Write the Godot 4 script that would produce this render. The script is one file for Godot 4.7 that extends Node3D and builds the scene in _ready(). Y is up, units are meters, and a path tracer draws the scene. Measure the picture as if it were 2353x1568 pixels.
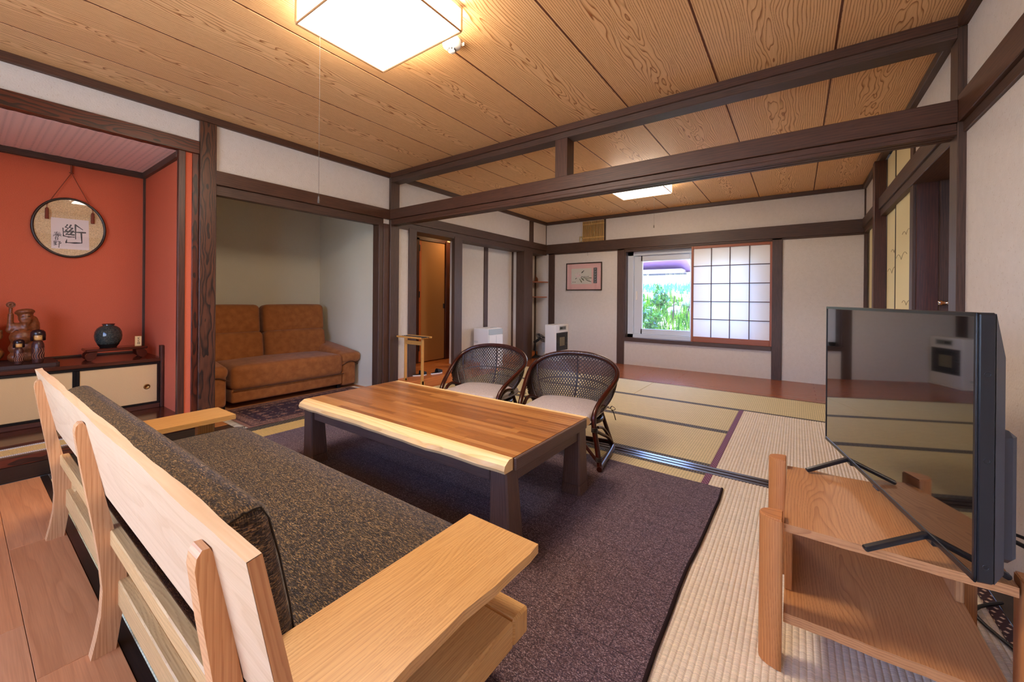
extends Node3D
# A Japanese tatami living room: camera, sky and lights first, then the structure, then the furniture, small things last.

const W := -3.61      # left wall plane
const XR := 0.64      # right wall plane
const ZF := -6.08     # far wall plane
const ZB := -2.743    # front of the beam between the two rooms
const YC := 2.35      # ceiling
const F := 915.958    # focal length in pixels of the 2353 x 1568 frame

var M := {}
var T := {}
var taken := {}
var rng := RandomNumberGenerator.new()

# ---------------------------------------------------------------- mesh builder
class MB:
	var st := SurfaceTool.new()
	var xf := Transform3D()
	func _init() -> void:
		st.begin(Mesh.PRIMITIVE_TRIANGLES)
		st.set_smooth_group(-1)
	func smooth(on: bool) -> void:
		st.set_smooth_group(0 if on else -1)
	func tri(a: Vector3, b: Vector3, c: Vector3, ua := Vector2(), ub := Vector2(), uc := Vector2()) -> void:
		st.set_uv(ua); st.add_vertex(xf * a)
		st.set_uv(uc); st.add_vertex(xf * c)
		st.set_uv(ub); st.add_vertex(xf * b)
	func quad(a: Vector3, b: Vector3, c: Vector3, d: Vector3, ua := Vector2(), ub := Vector2(), uc := Vector2(), ud := Vector2()) -> void:
		tri(a, b, c, ua, ub, uc)
		tri(a, c, d, ua, uc, ud)
	# chamfered box between lo and hi, uv in metres with u along the grain axis
	func box(lo: Vector3, hi: Vector3, grain := -1, bev := 0.003, off := Vector2()) -> void:
		var s := hi - lo
		var g := grain
		if g < 0:
			g = 0 if s.x >= s.y and s.x >= s.z else (1 if s.y >= s.z else 2)
		var c: float = minf(bev, minf(s.x, minf(s.y, s.z)) * 0.3)
		var mid := (lo + hi) * 0.5
		for ax in 3:
			var b := (ax + 1) % 3
			var d := (ax + 2) % 3
			for sg in [-1.0, 1.0]:
				var p: Array[Vector3] = []
				for k in [[-1, -1], [1, -1], [1, 1], [-1, 1]]:
					var v := Vector3()
					v[ax] = hi[ax] if sg > 0 else lo[ax]
					v[b] = (hi[b] - c) if k[0] > 0 else (lo[b] + c)
					v[d] = (hi[d] - c) if k[1] > 0 else (lo[d] + c)
					p.append(v)
				if sg < 0:
					p.reverse()
				var q: Array[Vector2] = []
				for v in p:
					q.append(_boxuv(v, ax, g, off))
				quad(p[0], p[1], p[2], p[3], q[0], q[1], q[2], q[3])
		if c <= 0.0002:
			return
		for ax in 3:      # edges along ax
			var b := (ax + 1) % 3
			var d := (ax + 2) % 3
			for k in [[-1, -1], [1, -1], [1, 1], [-1, 1]]:
				var p0 := Vector3(); var p1 := Vector3()
				p0[b] = hi[b] if k[0] > 0 else lo[b]
				p0[d] = (hi[d] - c) if k[1] > 0 else (lo[d] + c)
				p1[b] = (hi[b] - c) if k[0] > 0 else (lo[b] + c)
				p1[d] = hi[d] if k[1] > 0 else lo[d]
				var p0b := p0; var p1b := p1
				p0[ax] = lo[ax] + c; p1[ax] = lo[ax] + c
				p0b[ax] = hi[ax] - c; p1b[ax] = hi[ax] - c
				var u0 := _boxuv(p0, b, g, off); var u1 := _boxuv(p1, b, g, off)
				var u0b := _boxuv(p0b, b, g, off); var u1b := _boxuv(p1b, b, g, off)
				var n := (p1 - p0).cross(p0b - p0)
				if n.dot((p0 + p1b) * 0.5 - mid) > 0:
					quad(p0, p1, p1b, p0b, u0, u1, u1b, u0b)
				else:
					quad(p0, p0b, p1b, p1, u0, u0b, u1b, u1)
		for sx in [-1, 1]:
			for sy in [-1, 1]:
				for sz in [-1, 1]:
					var e := Vector3(hi.x if sx > 0 else lo.x, hi.y if sy > 0 else lo.y, hi.z if sz > 0 else lo.z)
					var i := Vector3(-sx * c, -sy * c, -sz * c)
					var a := Vector3(e.x, e.y + i.y, e.z + i.z)
					var b2 := Vector3(e.x + i.x, e.y, e.z + i.z)
					var c2 := Vector3(e.x + i.x, e.y + i.y, e.z)
					var uu := _boxuv(a, 0, g, off)
					if (b2 - a).cross(c2 - a).dot(e - mid) > 0:
						tri(a, b2, c2, uu, uu, uu)
					else:
						tri(a, c2, b2, uu, uu, uu)
	func _boxuv(v: Vector3, ax: int, g: int, off: Vector2) -> Vector2:
		var b := (ax + 1) % 3
		var d := (ax + 2) % 3
		if g == d:
			return Vector2(v[d], v[b]) + off
		return Vector2(v[b], v[d]) + off
	# oriented bar
	func bar(a: Vector3, b: Vector3, w: float, h: float, bev := 0.002, roll := 0.0) -> void:
		var d := b - a
		var l := d.length()
		var keep := xf
		xf = keep * Transform3D(_basis(d / l, roll), a)
		box(Vector3(-w / 2, -h / 2, 0), Vector3(w / 2, h / 2, l), 2, bev, Vector2(a.x * 3.1 + a.z, a.y * 1.7))
		xf = keep
	func _basis(z: Vector3, roll := 0.0) -> Basis:
		var up := Vector3.UP if absf(z.y) < 0.95 else Vector3.RIGHT
		var x := up.cross(z).normalized()
		var y := z.cross(x)
		return Basis(x, y, z) * Basis(Vector3(0, 0, 1), roll)
	# smooth tube through points, r a number or one radius for each point
	func tube(pts: PackedVector3Array, r: Variant, sides := 8, closed := false, flat := 1.0) -> void:
		var n := pts.size()
		var rings: Array[PackedVector3Array] = []
		var px := Vector3()
		var lens := PackedFloat32Array()
		var acc := 0.0
		for i in n:
			var t: Vector3
			if closed:
				t = (pts[(i + 1) % n] - pts[(i - 1 + n) % n]).normalized()
			else:
				t = (pts[mini(i + 1, n - 1)] - pts[maxi(i - 1, 0)]).normalized()
			if i == 0:
				px = (Vector3.UP if absf(t.y) < 0.9 else Vector3.RIGHT).cross(t).normalized()
			else:
				acc += pts[i].distance_to(pts[i - 1])
				px = (px - t * px.dot(t)).normalized()
			lens.append(acc)
			var py := t.cross(px)
			var rad: float = r[i] if r is PackedFloat32Array or r is Array else r
			var ring := PackedVector3Array()
			for k in sides:
				var a := TAU * k / sides
				ring.append(pts[i] + (px * cos(a) + py * sin(a) * flat) * rad)
			rings.append(ring)
		smooth(true)
		for i in (n if closed else n - 1):
			var i2 := (i + 1) % n
			for k in sides:
				var k2 := (k + 1) % sides
				var u0 := Vector2(lens[i], float(k) / sides * 0.1)
				var u1 := Vector2(lens[i], float(k + 1) / sides * 0.1)
				var u2 := Vector2(lens[i2], float(k + 1) / sides * 0.1)
				var u3 := Vector2(lens[i2], float(k) / sides * 0.1)
				quad(rings[i][k], rings[i][k2], rings[i2][k2], rings[i2][k], u0, u1, u2, u3)
		smooth(false)
		if not closed:
			for k in range(1, sides - 1):
				tri(rings[0][0], rings[0][k + 1], rings[0][k])
				tri(rings[n - 1][0], rings[n - 1][k], rings[n - 1][k + 1])
	# turned shape, profile of (radius, height)
	func lathe(prof: PackedVector2Array, segs := 24, sx := 1.0, sz := 1.0, smoothed := true) -> void:
		smooth(smoothed)
		for i in prof.size() - 1:
			for k in segs:
				var a := TAU * k / segs
				var b := TAU * (k + 1) / segs
				var p0 := Vector3(cos(a) * prof[i].x * sx, prof[i].y, sin(a) * prof[i].x * sz)
				var p1 := Vector3(cos(b) * prof[i].x * sx, prof[i].y, sin(b) * prof[i].x * sz)
				var p2 := Vector3(cos(b) * prof[i + 1].x * sx, prof[i + 1].y, sin(b) * prof[i + 1].x * sz)
				var p3 := Vector3(cos(a) * prof[i + 1].x * sx, prof[i + 1].y, sin(a) * prof[i + 1].x * sz)
				var u0 := Vector2(float(k) / segs, prof[i].y)
				var u1 := Vector2(float(k + 1) / segs, prof[i].y)
				var u2 := Vector2(float(k + 1) / segs, prof[i + 1].y)
				var u3 := Vector2(float(k) / segs, prof[i + 1].y)
				if prof[i].x < 0.00001:
					tri(p0, p3, p2, u0, u3, u2)
				elif prof[i + 1].x < 0.00001:
					tri(p0, p3, p1, u0, u3, u1)
				else:
					quad(p0, p3, p2, p1, u0, u3, u2, u1)
		smooth(false)
	# polygon (counter-clockwise, x right y up) extruded from h0 to h1 along +z, then through the transform
	func prism(poly: PackedVector2Array, h0: float, h1: float, side_smooth := false, grain_h := false, off := Vector2(), swap := false) -> void:
		var p := poly.duplicate()
		if Geometry2D.is_polygon_clockwise(p):
			p.reverse()
		var idx := Geometry2D.triangulate_polygon(p)
		smooth(false)
		for i in range(0, idx.size(), 3):
			var a := p[idx[i]]; var b := p[idx[i + 1]]; var c := p[idx[i + 2]]
			if (b - a).cross(c - a) < 0:
				var t := b; b = c; c = t
			var ua := (Vector2(a.y, a.x) if swap else a) + off
			var ub := (Vector2(b.y, b.x) if swap else b) + off
			var uc := (Vector2(c.y, c.x) if swap else c) + off
			tri(Vector3(a.x, a.y, h1), Vector3(b.x, b.y, h1), Vector3(c.x, c.y, h1), ua, ub, uc)
			tri(Vector3(a.x, a.y, h0), Vector3(c.x, c.y, h0), Vector3(b.x, b.y, h0), ua, uc, ub)
		smooth(side_smooth)
		var acc := 0.0
		for i in p.size():
			var a := p[i]; var b := p[(i + 1) % p.size()]
			var l := a.distance_to(b)
			var u := [Vector2(acc, h0), Vector2(acc + l, h0), Vector2(acc + l, h1), Vector2(acc, h1)]
			if grain_h:
				u = [Vector2(h0, acc), Vector2(h0, acc + l), Vector2(h1, acc + l), Vector2(h1, acc)]
			quad(Vector3(a.x, a.y, h0), Vector3(b.x, b.y, h0), Vector3(b.x, b.y, h1), Vector3(a.x, a.y, h1), u[0] + off, u[1] + off, u[2] + off, u[3] + off)
			acc += l
		smooth(false)
	# grid of points g[i][j]; outward = d/di x d/dj
	func grid(g: Array, smoothed := true, uvs := Vector2(1, 1)) -> void:
		smooth(smoothed)
		for i in g.size() - 1:
			for j in g[i].size() - 1:
				var u0 := Vector2(i * uvs.x, j * uvs.y)
				quad(g[i][j], g[i + 1][j], g[i + 1][j + 1], g[i][j + 1], u0, u0 + Vector2(uvs.x, 0), u0 + uvs, u0 + Vector2(0, uvs.y))
		smooth(false)
	# rounded, stuffed box centred on the origin
	func softbox(size: Vector3, r: float, puff := Vector3(), flats := 4) -> void:
		var h := size * 0.5
		var sam: Array[PackedFloat32Array] = []
		for ax in 3:
			var s := PackedFloat32Array()
			var inn: float = h[ax] - r
			for k in [0, 1, 2]:
				s.append(-inn - r * (1.0 - float(k) / 3.0))
			for k in flats + 1:
				s.append(lerpf(-inn, inn, float(k) / flats))
			for k in [1, 2, 3]:
				s.append(inn + r * float(k) / 3.0)
			sam.append(s)
		smooth(true)
		for ax in 3:
			var b := (ax + 1) % 3
			var d := (ax + 2) % 3
			for sg in [-1.0, 1.0]:
				var g := []
				for sb in sam[b]:
					var row := PackedVector3Array()
					for sd in sam[d]:
						var p := Vector3()
						p[ax] = h[ax] * sg; p[b] = sb; p[d] = sd
						var inner := Vector3(clampf(p.x, -h.x + r, h.x - r), clampf(p.y, -h.y + r, h.y - r), clampf(p.z, -h.z + r, h.z - r))
						var q := inner + (p - inner).normalized() * r
						for e in 3:
							var o1 := (e + 1) % 3; var o2 := (e + 2) % 3
							q[e] += puff[e] * (q[e] / h[e]) * (1.0 - pow(q[o1] / h[o1], 2.0)) * (1.0 - pow(q[o2] / h[o2], 2.0))
						row.append(q)
					g.append(row)
				for i in g.size() - 1:
					for j in g[i].size() - 1:
						var a: Vector3 = g[i][j]; var b1: Vector3 = g[i + 1][j]; var c1: Vector3 = g[i + 1][j + 1]; var d1: Vector3 = g[i][j + 1]
						var ua := Vector2(a[b], a[d]); var ub := Vector2(b1[b], b1[d]); var uc := Vector2(c1[b], c1[d]); var ud := Vector2(d1[b], d1[d])
						if sg > 0:
							quad(a, b1, c1, d1, ua, ub, uc, ud)
						else:
							quad(a, d1, c1, b1, ua, ud, uc, ub)
		smooth(false)
	func done() -> ArrayMesh:
		st.generate_normals()
		return st.commit()

# surface nets over a field given by rounded bones [a, b, ra, rb] joined smoothly; k is the blend
func sdf_mesh(bones: Array, cell: float, k: float) -> ArrayMesh:
	var lo := Vector3(9, 9, 9)
	var hi := Vector3(-9, -9, -9)
	for b in bones:
		var r: float = maxf(b[2], b[3]) + cell * 2.5
		lo = lo.min(b[0] - Vector3.ONE * r).min(b[1] - Vector3.ONE * r)
		hi = hi.max(b[0] + Vector3.ONE * r).max(b[1] + Vector3.ONE * r)
	var n := Vector3i(((hi - lo) / cell).ceil()) + Vector3i.ONE
	var f := PackedFloat32Array()
	f.resize(n.x * n.y * n.z)
	f.fill(1.0)
	for b in bones:
		var r: float = maxf(b[2], b[3]) + k + cell * 3.0
		var l0 := Vector3i((((b[0] as Vector3).min(b[1]) - Vector3.ONE * r - lo) / cell).floor()).clamp(Vector3i.ZERO, n - Vector3i.ONE)
		var l1 := Vector3i((((b[0] as Vector3).max(b[1]) + Vector3.ONE * r - lo) / cell).ceil()).clamp(Vector3i.ZERO, n - Vector3i.ONE)
		var a: Vector3 = b[0]
		var ab: Vector3 = b[1] - b[0]
		var ll := maxf(ab.length_squared(), 0.0000001)
		for z in range(l0.z, l1.z + 1):
			for y in range(l0.y, l1.y + 1):
				for x in range(l0.x, l1.x + 1):
					var p := lo + Vector3(x, y, z) * cell
					var t := clampf((p - a).dot(ab) / ll, 0.0, 1.0)
					var d := p.distance_to(a + ab * t) - lerpf(b[2], b[3], t)
					var i := (z * n.y + y) * n.x + x
					var e := f[i]
					var h := maxf(k - absf(d - e), 0.0) / k
					f[i] = minf(d, e) - h * h * k * 0.25
	var vid := {}
	var vs := PackedVector3Array()
	var cor := [Vector3i(0, 0, 0), Vector3i(1, 0, 0), Vector3i(0, 1, 0), Vector3i(1, 1, 0), Vector3i(0, 0, 1), Vector3i(1, 0, 1), Vector3i(0, 1, 1), Vector3i(1, 1, 1)]
	var edges := [[0, 1], [2, 3], [4, 5], [6, 7], [0, 2], [1, 3], [4, 6], [5, 7], [0, 4], [1, 5], [2, 6], [3, 7]]
	var offs := PackedInt32Array()
	for c in cor:
		offs.append((c.z * n.y + c.y) * n.x + c.x)
	for z in n.z - 1:
		for y in n.y - 1:
			for x in n.x - 1:
				var i0 := (z * n.y + y) * n.x + x
				var s0 := f[i0] < 0
				var mixed := false
				for q in range(1, 8):
					if (f[i0 + offs[q]] < 0) != s0:
						mixed = true
						break
				if not mixed:
					continue
				var sum := Vector3()
				var cnt := 0
				for e in edges:
					var fa := f[i0 + offs[e[0]]]
					var fb := f[i0 + offs[e[1]]]
					if (fa < 0) != (fb < 0):
						sum += Vector3(cor[e[0]]).lerp(Vector3(cor[e[1]]), fa / (fa - fb))
						cnt += 1
				vid[i0] = vs.size()
				vs.append(lo + (Vector3(x, y, z) + sum / cnt) * cell)
	var mb := MB.new()
	mb.smooth(true)
	var st3 := [1, n.x, n.x * n.y]
	for z in range(1, n.z - 1):
		for y in range(1, n.y - 1):
			for x in range(1, n.x - 1):
				var i0 := (z * n.y + y) * n.x + x
				for ax in 3:
					var s0 := f[i0] < 0
					if s0 == (f[i0 + st3[ax]] < 0):
						continue
					var b: int = st3[(ax + 1) % 3]
					var c: int = st3[(ax + 2) % 3]
					var q0 := vs[vid[i0]]; var q1 := vs[vid[i0 - b]]; var q2 := vs[vid[i0 - b - c]]; var q3 := vs[vid[i0 - c]]
					if s0:
						mb.quad(q0, q1, q2, q3, Vector2(q0.x, q0.y), Vector2(q1.x, q1.y), Vector2(q2.x, q2.y), Vector2(q3.x, q3.y))
					else:
						mb.quad(q0, q3, q2, q1, Vector2(q0.x, q0.y), Vector2(q3.x, q3.y), Vector2(q2.x, q2.y), Vector2(q1.x, q1.y))
	return mb.done()

# ---------------------------------------------------------------- nodes
func numbered(called: String) -> String:
	var k: int = taken.get(called, -1) + 1
	taken[called] = k
	return called if k == 0 else "%s_%03d" % [called, k]

func thing(called: String, label: String, category: String, at := Vector3(), turn := 0.0, group := "") -> Node3D:
	var o := Node3D.new()
	o.name = numbered(called)
	add_child(o)
	o.position = at
	o.rotation.y = turn
	tag(o, label, category, group)
	return o

func tag(o: Node3D, label: String, category: String, group := "", kind := "") -> void:
	if label: o.set_meta("label", label)
	if category: o.set_meta("category", category)
	if group: o.set_meta("group", group)
	if kind: o.set_meta("kind", kind)

func put(mesh: Mesh, called: String, mat: Material, parent: Node3D = null, at := Vector3()) -> MeshInstance3D:
	var o := MeshInstance3D.new()
	o.mesh = mesh
	o.material_override = mat
	o.cast_shadow = GeometryInstance3D.SHADOW_CASTING_SETTING_ON
	if parent == null:
		o.name = numbered(called)
		add_child(o)
	else:
		o.name = called
		parent.add_child(o, true)
	o.position = at
	return o

func bx(lo: Vector3, hi: Vector3, called: String, mat: Material, parent: Node3D = null, grain := -1, bev := 0.003) -> MeshInstance3D:
	var mb := MB.new()
	var o := (lo + hi) * 0.5
	var y := Vector3(o.x, lo.y, o.z)      # origin at the base
	mb.box(lo - y, hi - y, grain, bev, Vector2(rng.randf() * 3.0, rng.randf() * 3.0))
	return put(mb.done(), called, mat, parent, y)

func structure(called: String, label: String, category: String, at := Vector3()) -> Node3D:
	var o := thing(called, label, category, at)
	o.set_meta("kind", "structure")
	return o

var trims := 0
func trim(lo: Vector3, hi: Vector3, label: String, mat: Material, grain := -1, category := "post") -> MeshInstance3D:
	trims += 1
	var o := bx(lo, hi, "trim_%d" % trims, mat, null, grain)
	tag(o, label, category, "", "structure")
	return o

func V(x: float, y: float, z: float) -> Vector3:
	return Vector3(x, y, z)

func curve(pts: Array, per := 6, closed := false) -> PackedVector3Array:
	var out := PackedVector3Array()
	var n := pts.size()
	for i in (n if closed else n - 1):
		var p0: Vector3 = pts[(i - 1 + n) % n] if closed else pts[maxi(i - 1, 0)]
		var p1: Vector3 = pts[i]
		var p2: Vector3 = pts[(i + 1) % n]
		var p3: Vector3 = pts[(i + 2) % n] if closed else pts[mini(i + 2, n - 1)]
		for k in per:
			out.append(p1.cubic_interpolate(p2, p0, p3, float(k) / per))
	if not closed:
		out.append(pts[n - 1])
	return out
# ---------------------------------------------------------------- textures and materials
func tex(w: int, h: int, data: PackedByteArray) -> ImageTexture:
	var im := Image.create_from_data(w, h, false, Image.FORMAT_RGB8, data)
	return ImageTexture.create_from_image(im)

func nz(seed_: int, freq: float, oct := 2) -> FastNoiseLite:
	var n := FastNoiseLite.new()
	n.seed = seed_
	n.noise_type = FastNoiseLite.TYPE_SIMPLEX
	n.frequency = freq
	n.fractal_octaves = oct
	return n

# wood seen on a sawn face: u (pixels across w) runs along the grain over lu metres, v across it over lv metres; seamless along u.
# flat: distance of the cut from the pith line (0 for quarter-sawn straight rings), rings per metre, wob: waviness in metres.
func wood(w: int, h: int, lu: float, lv: float, seed_: int, light: Color, dark: Color, rings: float, wob: float, flat: float, line: float, streak: float, sharp := 0.55, slow := 1.1, fine := 5.0) -> ImageTexture:
	var n1 := nz(seed_, 1.0, 2)
	var n2 := nz(seed_ + 7, 1.0, 2)
	var cs := PackedFloat32Array(); var sn := PackedFloat32Array()
	var rad := lu / TAU
	for i in w:
		cs.append(cos(TAU * i / w) * rad); sn.append(sin(TAU * i / w) * rad)
	var d := PackedByteArray()
	d.resize(w * h * 3)
	var o := 0
	for j in h:
		var v := lv * j / h
		var dv := v - lv * 0.5
		for i in w:
			var a := n1.get_noise_3d(cs[i] * slow, sn[i] * slow, v * 5.0)
			var r := v
			if flat > 0.0:
				var dd := flat + flat * 0.95 * a
				r = sqrt(dv * dv + dd * dd)
			var fi := n2.get_noise_3d(cs[i] * 5.0, sn[i] * 5.0, v * 260.0)
			r += wob * (a if flat <= 0.0 else n2.get_noise_3d(cs[i] * fine, sn[i] * fine, v * 14.0) * maxf(0.12, 1.0 - absf(dv) / lv * 2.4))
			var ring := r * rings
			var fr := ring - floorf(ring)
			var ln := clampf((fr - sharp) / (0.94 - sharp), 0.0, 1.0)
			if fr > 0.94:
				ln = 1.0 - (fr - 0.94) / 0.06
			var t := clampf(ln * ln * line + (fi * 0.5 + 0.5) * streak, 0.0, 1.0)
			d[o] = int((light.r + (dark.r - light.r) * t) * 255.0)
			d[o + 1] = int((light.g + (dark.g - light.g) * t) * 255.0)
			d[o + 2] = int((light.b + (dark.b - light.b) * t) * 255.0)
			o += 3
	return tex(w, h, d)

# random flecks of a few colours, stretched along x
func flecks(w: int, h: int, seed_: int, cols: Array, weights: Array, run_min: int, run_max: int) -> PackedByteArray:
	var g := RandomNumberGenerator.new()
	g.seed = seed_
	var d := PackedByteArray()
	d.resize(w * h * 3)
	var total := 0.0
	for x in weights: total += x
	for j in h:
		var i := 0
		while i < w:
			var run := g.randi_range(run_min, run_max)
			var p := g.randf() * total
			var k := 0
			while p > weights[k] and k < cols.size() - 1:
				p -= weights[k]; k += 1
			var c: Color = cols[k]
			var f := g.randf_range(0.88, 1.12)
			for q in run:
				if i >= w: break
				var o := (j * w + i) * 3
				d[o] = clampi(int(c.r * f * 255), 0, 255); d[o + 1] = clampi(int(c.g * f * 255), 0, 255); d[o + 2] = clampi(int(c.b * f * 255), 0, 255)
				i += 1
	return d

func noise_tex(seed_: int, freq: float, size := 512, normal := false, strength := 4.0, ramp: Gradient = null, oct := 3) -> NoiseTexture2D:
	var t := NoiseTexture2D.new()
	t.noise = nz(seed_, freq, oct)
	t.width = size; t.height = size
	t.seamless = true
	t.as_normal_map = normal
	t.bump_strength = strength
	t.generate_mipmaps = false
	if ramp: t.color_ramp = ramp
	return t

func ramp(a: Color, b: Color) -> Gradient:
	var g := Gradient.new()
	g.set_color(0, a); g.set_color(1, b)
	return g

func mat(c: Color, rough := 0.6, spec := 0.5) -> StandardMaterial3D:
	var m := StandardMaterial3D.new()
	m.albedo_color = c
	m.roughness = rough
	m.metallic_specular = spec
	return m

func tmat(t: Texture2D, lu: float, lv: float, rough := 0.5, tint := Color.WHITE, spec := 0.5) -> StandardMaterial3D:
	var m := mat(tint, rough, spec)
	m.albedo_texture = t
	m.uv1_scale = Vector3(1.0 / lu, 1.0 / lv, 1.0)
	return m

func tri(m: StandardMaterial3D, scale: float) -> StandardMaterial3D:
	m.uv1_triplanar = true
	m.uv1_world_triplanar = true
	m.uv1_scale = Vector3.ONE * scale
	return m

func bump(m: StandardMaterial3D, t: Texture2D, s: float) -> StandardMaterial3D:
	m.normal_enabled = true
	m.normal_texture = t
	m.normal_scale = s
	return m

func C(r: int, g: int, b: int) -> Color:
	return Color(r / 255.0, g / 255.0, b / 255.0)

func make_materials() -> void:
	# wood
	T.cedar_a = wood(2000, 440, 3.2, 0.56, 11, C(250, 204, 146), C(160, 96, 46), 84.0, 0.017, 0.055, 0.95, 0.27, 0.55, 0.8, 2.6)
	T.cedar_b = wood(2000, 440, 3.2, 0.56, 29, C(248, 200, 142), C(158, 94, 44), 92.0, 0.018, 0.048, 0.95, 0.27, 0.55, 0.9, 2.6)
	for k in ["a", "b"]:
		M["cedar_" + k] = tmat(T["cedar_" + k], 3.2, 0.56, 0.5, Color.WHITE, 0.4)
	T.dark = wood(1024, 128, 2.4, 0.3, 41, C(98, 70, 55), C(52, 35, 26), 70.0, 0.02, 0.0, 0.35, 0.8, 0.4)
	M.dark = tmat(T.dark, 2.4, 0.3, 0.5)
	M.beam = tmat(T.dark, 2.4, 0.3, 0.5, C(255, 226, 208))
	T.toko = wood(1024, 192, 2.4, 0.3, 53, C(116, 66, 43), C(38, 26, 21), 75.0, 0.01, 0.045, 0.95, 0.7, 0.3)
	M.toko = tmat(T.toko, 2.4, 0.3, 0.35)
	M.redwood = tmat(T.toko, 2.4, 0.3, 0.35, C(255, 190, 160))
	M.toko_red = tmat(T.dark, 2.4, 0.3, 0.4, C(255, 200, 180))
	T.oak = wood(1024, 256, 1.6, 0.4, 61, C(226, 178, 112), C(176, 124, 64), 150.0, 0.03, 0.0, 0.4, 0.6, 0.3)
	M.oak = tmat(T.oak, 1.6, 0.4, 0.42)
	T.oak_leg = wood(512, 256, 0.9, 0.3, 67, C(230, 172, 114), C(190, 122, 66), 110.0, 0.01, 0.05, 0.5, 0.5, 0.3)
	M.oak_leg = tmat(T.oak_leg, 0.9, 0.3, 0.4)
	T.pale = wood(1024, 128, 2.2, 0.3, 71, C(228, 190, 142), C(204, 160, 110), 40.0, 0.012, 0.07, 0.35, 0.5, 0.3, 0.7, 2.0)
	M.pale = tmat(T.pale, 2.2, 0.3, 0.45)
	T.strip = wood(512, 64, 0.8, 0.06, 73, C(255, 255, 255), C(196, 176, 158), 190.0, 0.004, 0.0, 0.5, 0.75, 0.3)
	M.strips = []
	for c in [C(188, 126, 66), C(172, 112, 57), C(202, 142, 78), C(158, 100, 50), C(180, 118, 61), C(208, 150, 86)]:
		var m := tmat(T.strip, 0.8, 0.06, 0.3, c)
		m.clearcoat_enabled = true
		m.clearcoat = 0.3
		m.clearcoat_roughness = 0.25
		M.strips.append(m)
	T.sap = wood(1024, 64, 1.6, 0.1, 79, C(250, 216, 156), C(226, 174, 104), 60.0, 0.006, 0.02, 0.5, 0.35, 0.3)
	M.sap = tmat(T.sap, 1.6, 0.1, 0.35)
	T.walnut = wood(512, 128, 0.9, 0.15, 83, C(118, 92, 80), C(82, 62, 54), 130.0, 0.008, 0.0, 0.4, 0.7, 0.3)
	M.walnut = tmat(T.walnut, 0.9, 0.15, 0.42)
	T.pine = wood(768, 384, 0.9, 0.5, 89, C(208, 150, 96), C(158, 100, 56), 150.0, 0.01, 0.05, 0.55, 0.45, 0.35, 0.9, 2.5)
	M.pine = tmat(T.pine, 0.9, 0.5, 0.45)
	M.pine_post = tmat(T.pine, 0.9, 0.5, 0.45, C(255, 238, 214))
	M.light_wood = tmat(T.oak, 1.6, 0.4, 0.45, C(255, 240, 205))
	T.parquet = wood(768, 192, 1.8, 0.3, 97, C(216, 146, 92), C(182, 114, 66), 34.0, 0.012, 0.05, 0.4, 0.6, 0.2, 0.8, 2.0)
	M.floorboards = []
	for c in [C(255, 255, 255), C(244, 236, 228), C(255, 246, 236)]:
		M.floorboards.append(tmat(T.parquet, 1.8, 0.3, 0.4, c))
	M.redboards = []
	for c in [C(186, 156, 142), C(178, 148, 134), C(192, 162, 148)]:
		M.redboards.append(tmat(T.parquet, 1.8, 0.3, 0.22, c))
	M.corridor = tmat(T.parquet, 1.8, 0.3, 0.35, C(255, 224, 180))
	M.black_wood = tmat(T.dark, 2.4, 0.3, 0.3, C(150, 150, 150))
	M.sill = tmat(T.dark, 2.4, 0.3, 0.22, C(190, 190, 196))
	M.lacquer = tmat(T.dark, 2.4, 0.3, 0.16, C(255, 190, 170))
	M.shoji_wood = tmat(T.pine, 0.9, 0.5, 0.4, C(200, 150, 120))
	M.door_wood = tmat(T.pine, 0.9, 0.5, 0.4, C(230, 205, 150))
	M.wainscot = tmat(T.pine, 0.9, 0.5, 0.4, C(255, 190, 140))
	# plaster, with short straw fibres that the near walls show
	var fib := nz(5, 1.0)
	var im := Image.create(512, 512, false, Image.FORMAT_RGB8)
	im.fill(C(226, 216, 204))
	var g := RandomNumberGenerator.new()
	g.seed = 3
	for y in 512:
		for x in 512:
			var q := g.randf_range(-0.012, 0.012) + fib.get_noise_2d(x * 0.02, y * 0.02) * 0.008
			im.set_pixel(x, y, Color(0.835 + q, 0.796 + q, 0.752 + q))
	for k in 260:
		var p := Vector2(g.randf() * 512, g.randf() * 512)
		var a := g.randf() * TAU
		for s in g.randi_range(3, 9):
			im.set_pixel(posmod(int(p.x), 512), posmod(int(p.y), 512), C(186, 166, 144))
			p += Vector2(cos(a), sin(a)); a += g.randf_range(-0.3, 0.3)
	T.plaster_n = noise_tex(8, 0.09, 512, true, 2.0)
	M.plaster = tri(bump(mat(Color.WHITE, 0.9, 0.2), T.plaster_n, 0.35), 1.4)
	M.plaster.albedo_texture = ImageTexture.create_from_image(im)
	M.cream_paper = tri(bump(mat(C(222, 210, 180), 0.9, 0.2), T.plaster_n, 0.3), 1.2)
	M.alcove_plaster = tri(bump(mat(C(214, 204, 180), 0.9, 0.2), T.plaster_n, 0.35), 1.4)
	M.red = tri(bump(mat(C(214, 108, 76), 0.85, 0.2), noise_tex(12, 0.15, 512, true, 2.0), 0.3), 1.6)
	M.red.albedo_texture = noise_tex(13, 0.2, 512, false, 1.0, ramp(C(236, 232, 230), Color.WHITE))
	# tatami
	M.tatami = tri(mat(Color.WHITE, 0.75, 0.3), 4.0)
	M.tatami.albedo_texture = tatami_tex(C(220, 200, 148), 7)
	M.tatami_old = tri(mat(Color.WHITE, 0.75, 0.3), 4.0)
	M.tatami_old.albedo_texture = tatami_tex(C(224, 190, 120), 8)
	M.white_tatami = tmat(tatami_tex(C(226, 210, 184), 9, true), 0.25, 0.25, 0.8, Color.WHITE, 0.3)
	M.heri = tmat(heri_tex(C(38, 34, 32), C(120, 108, 86), 0), 0.06, 0.06, 0.8)
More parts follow.
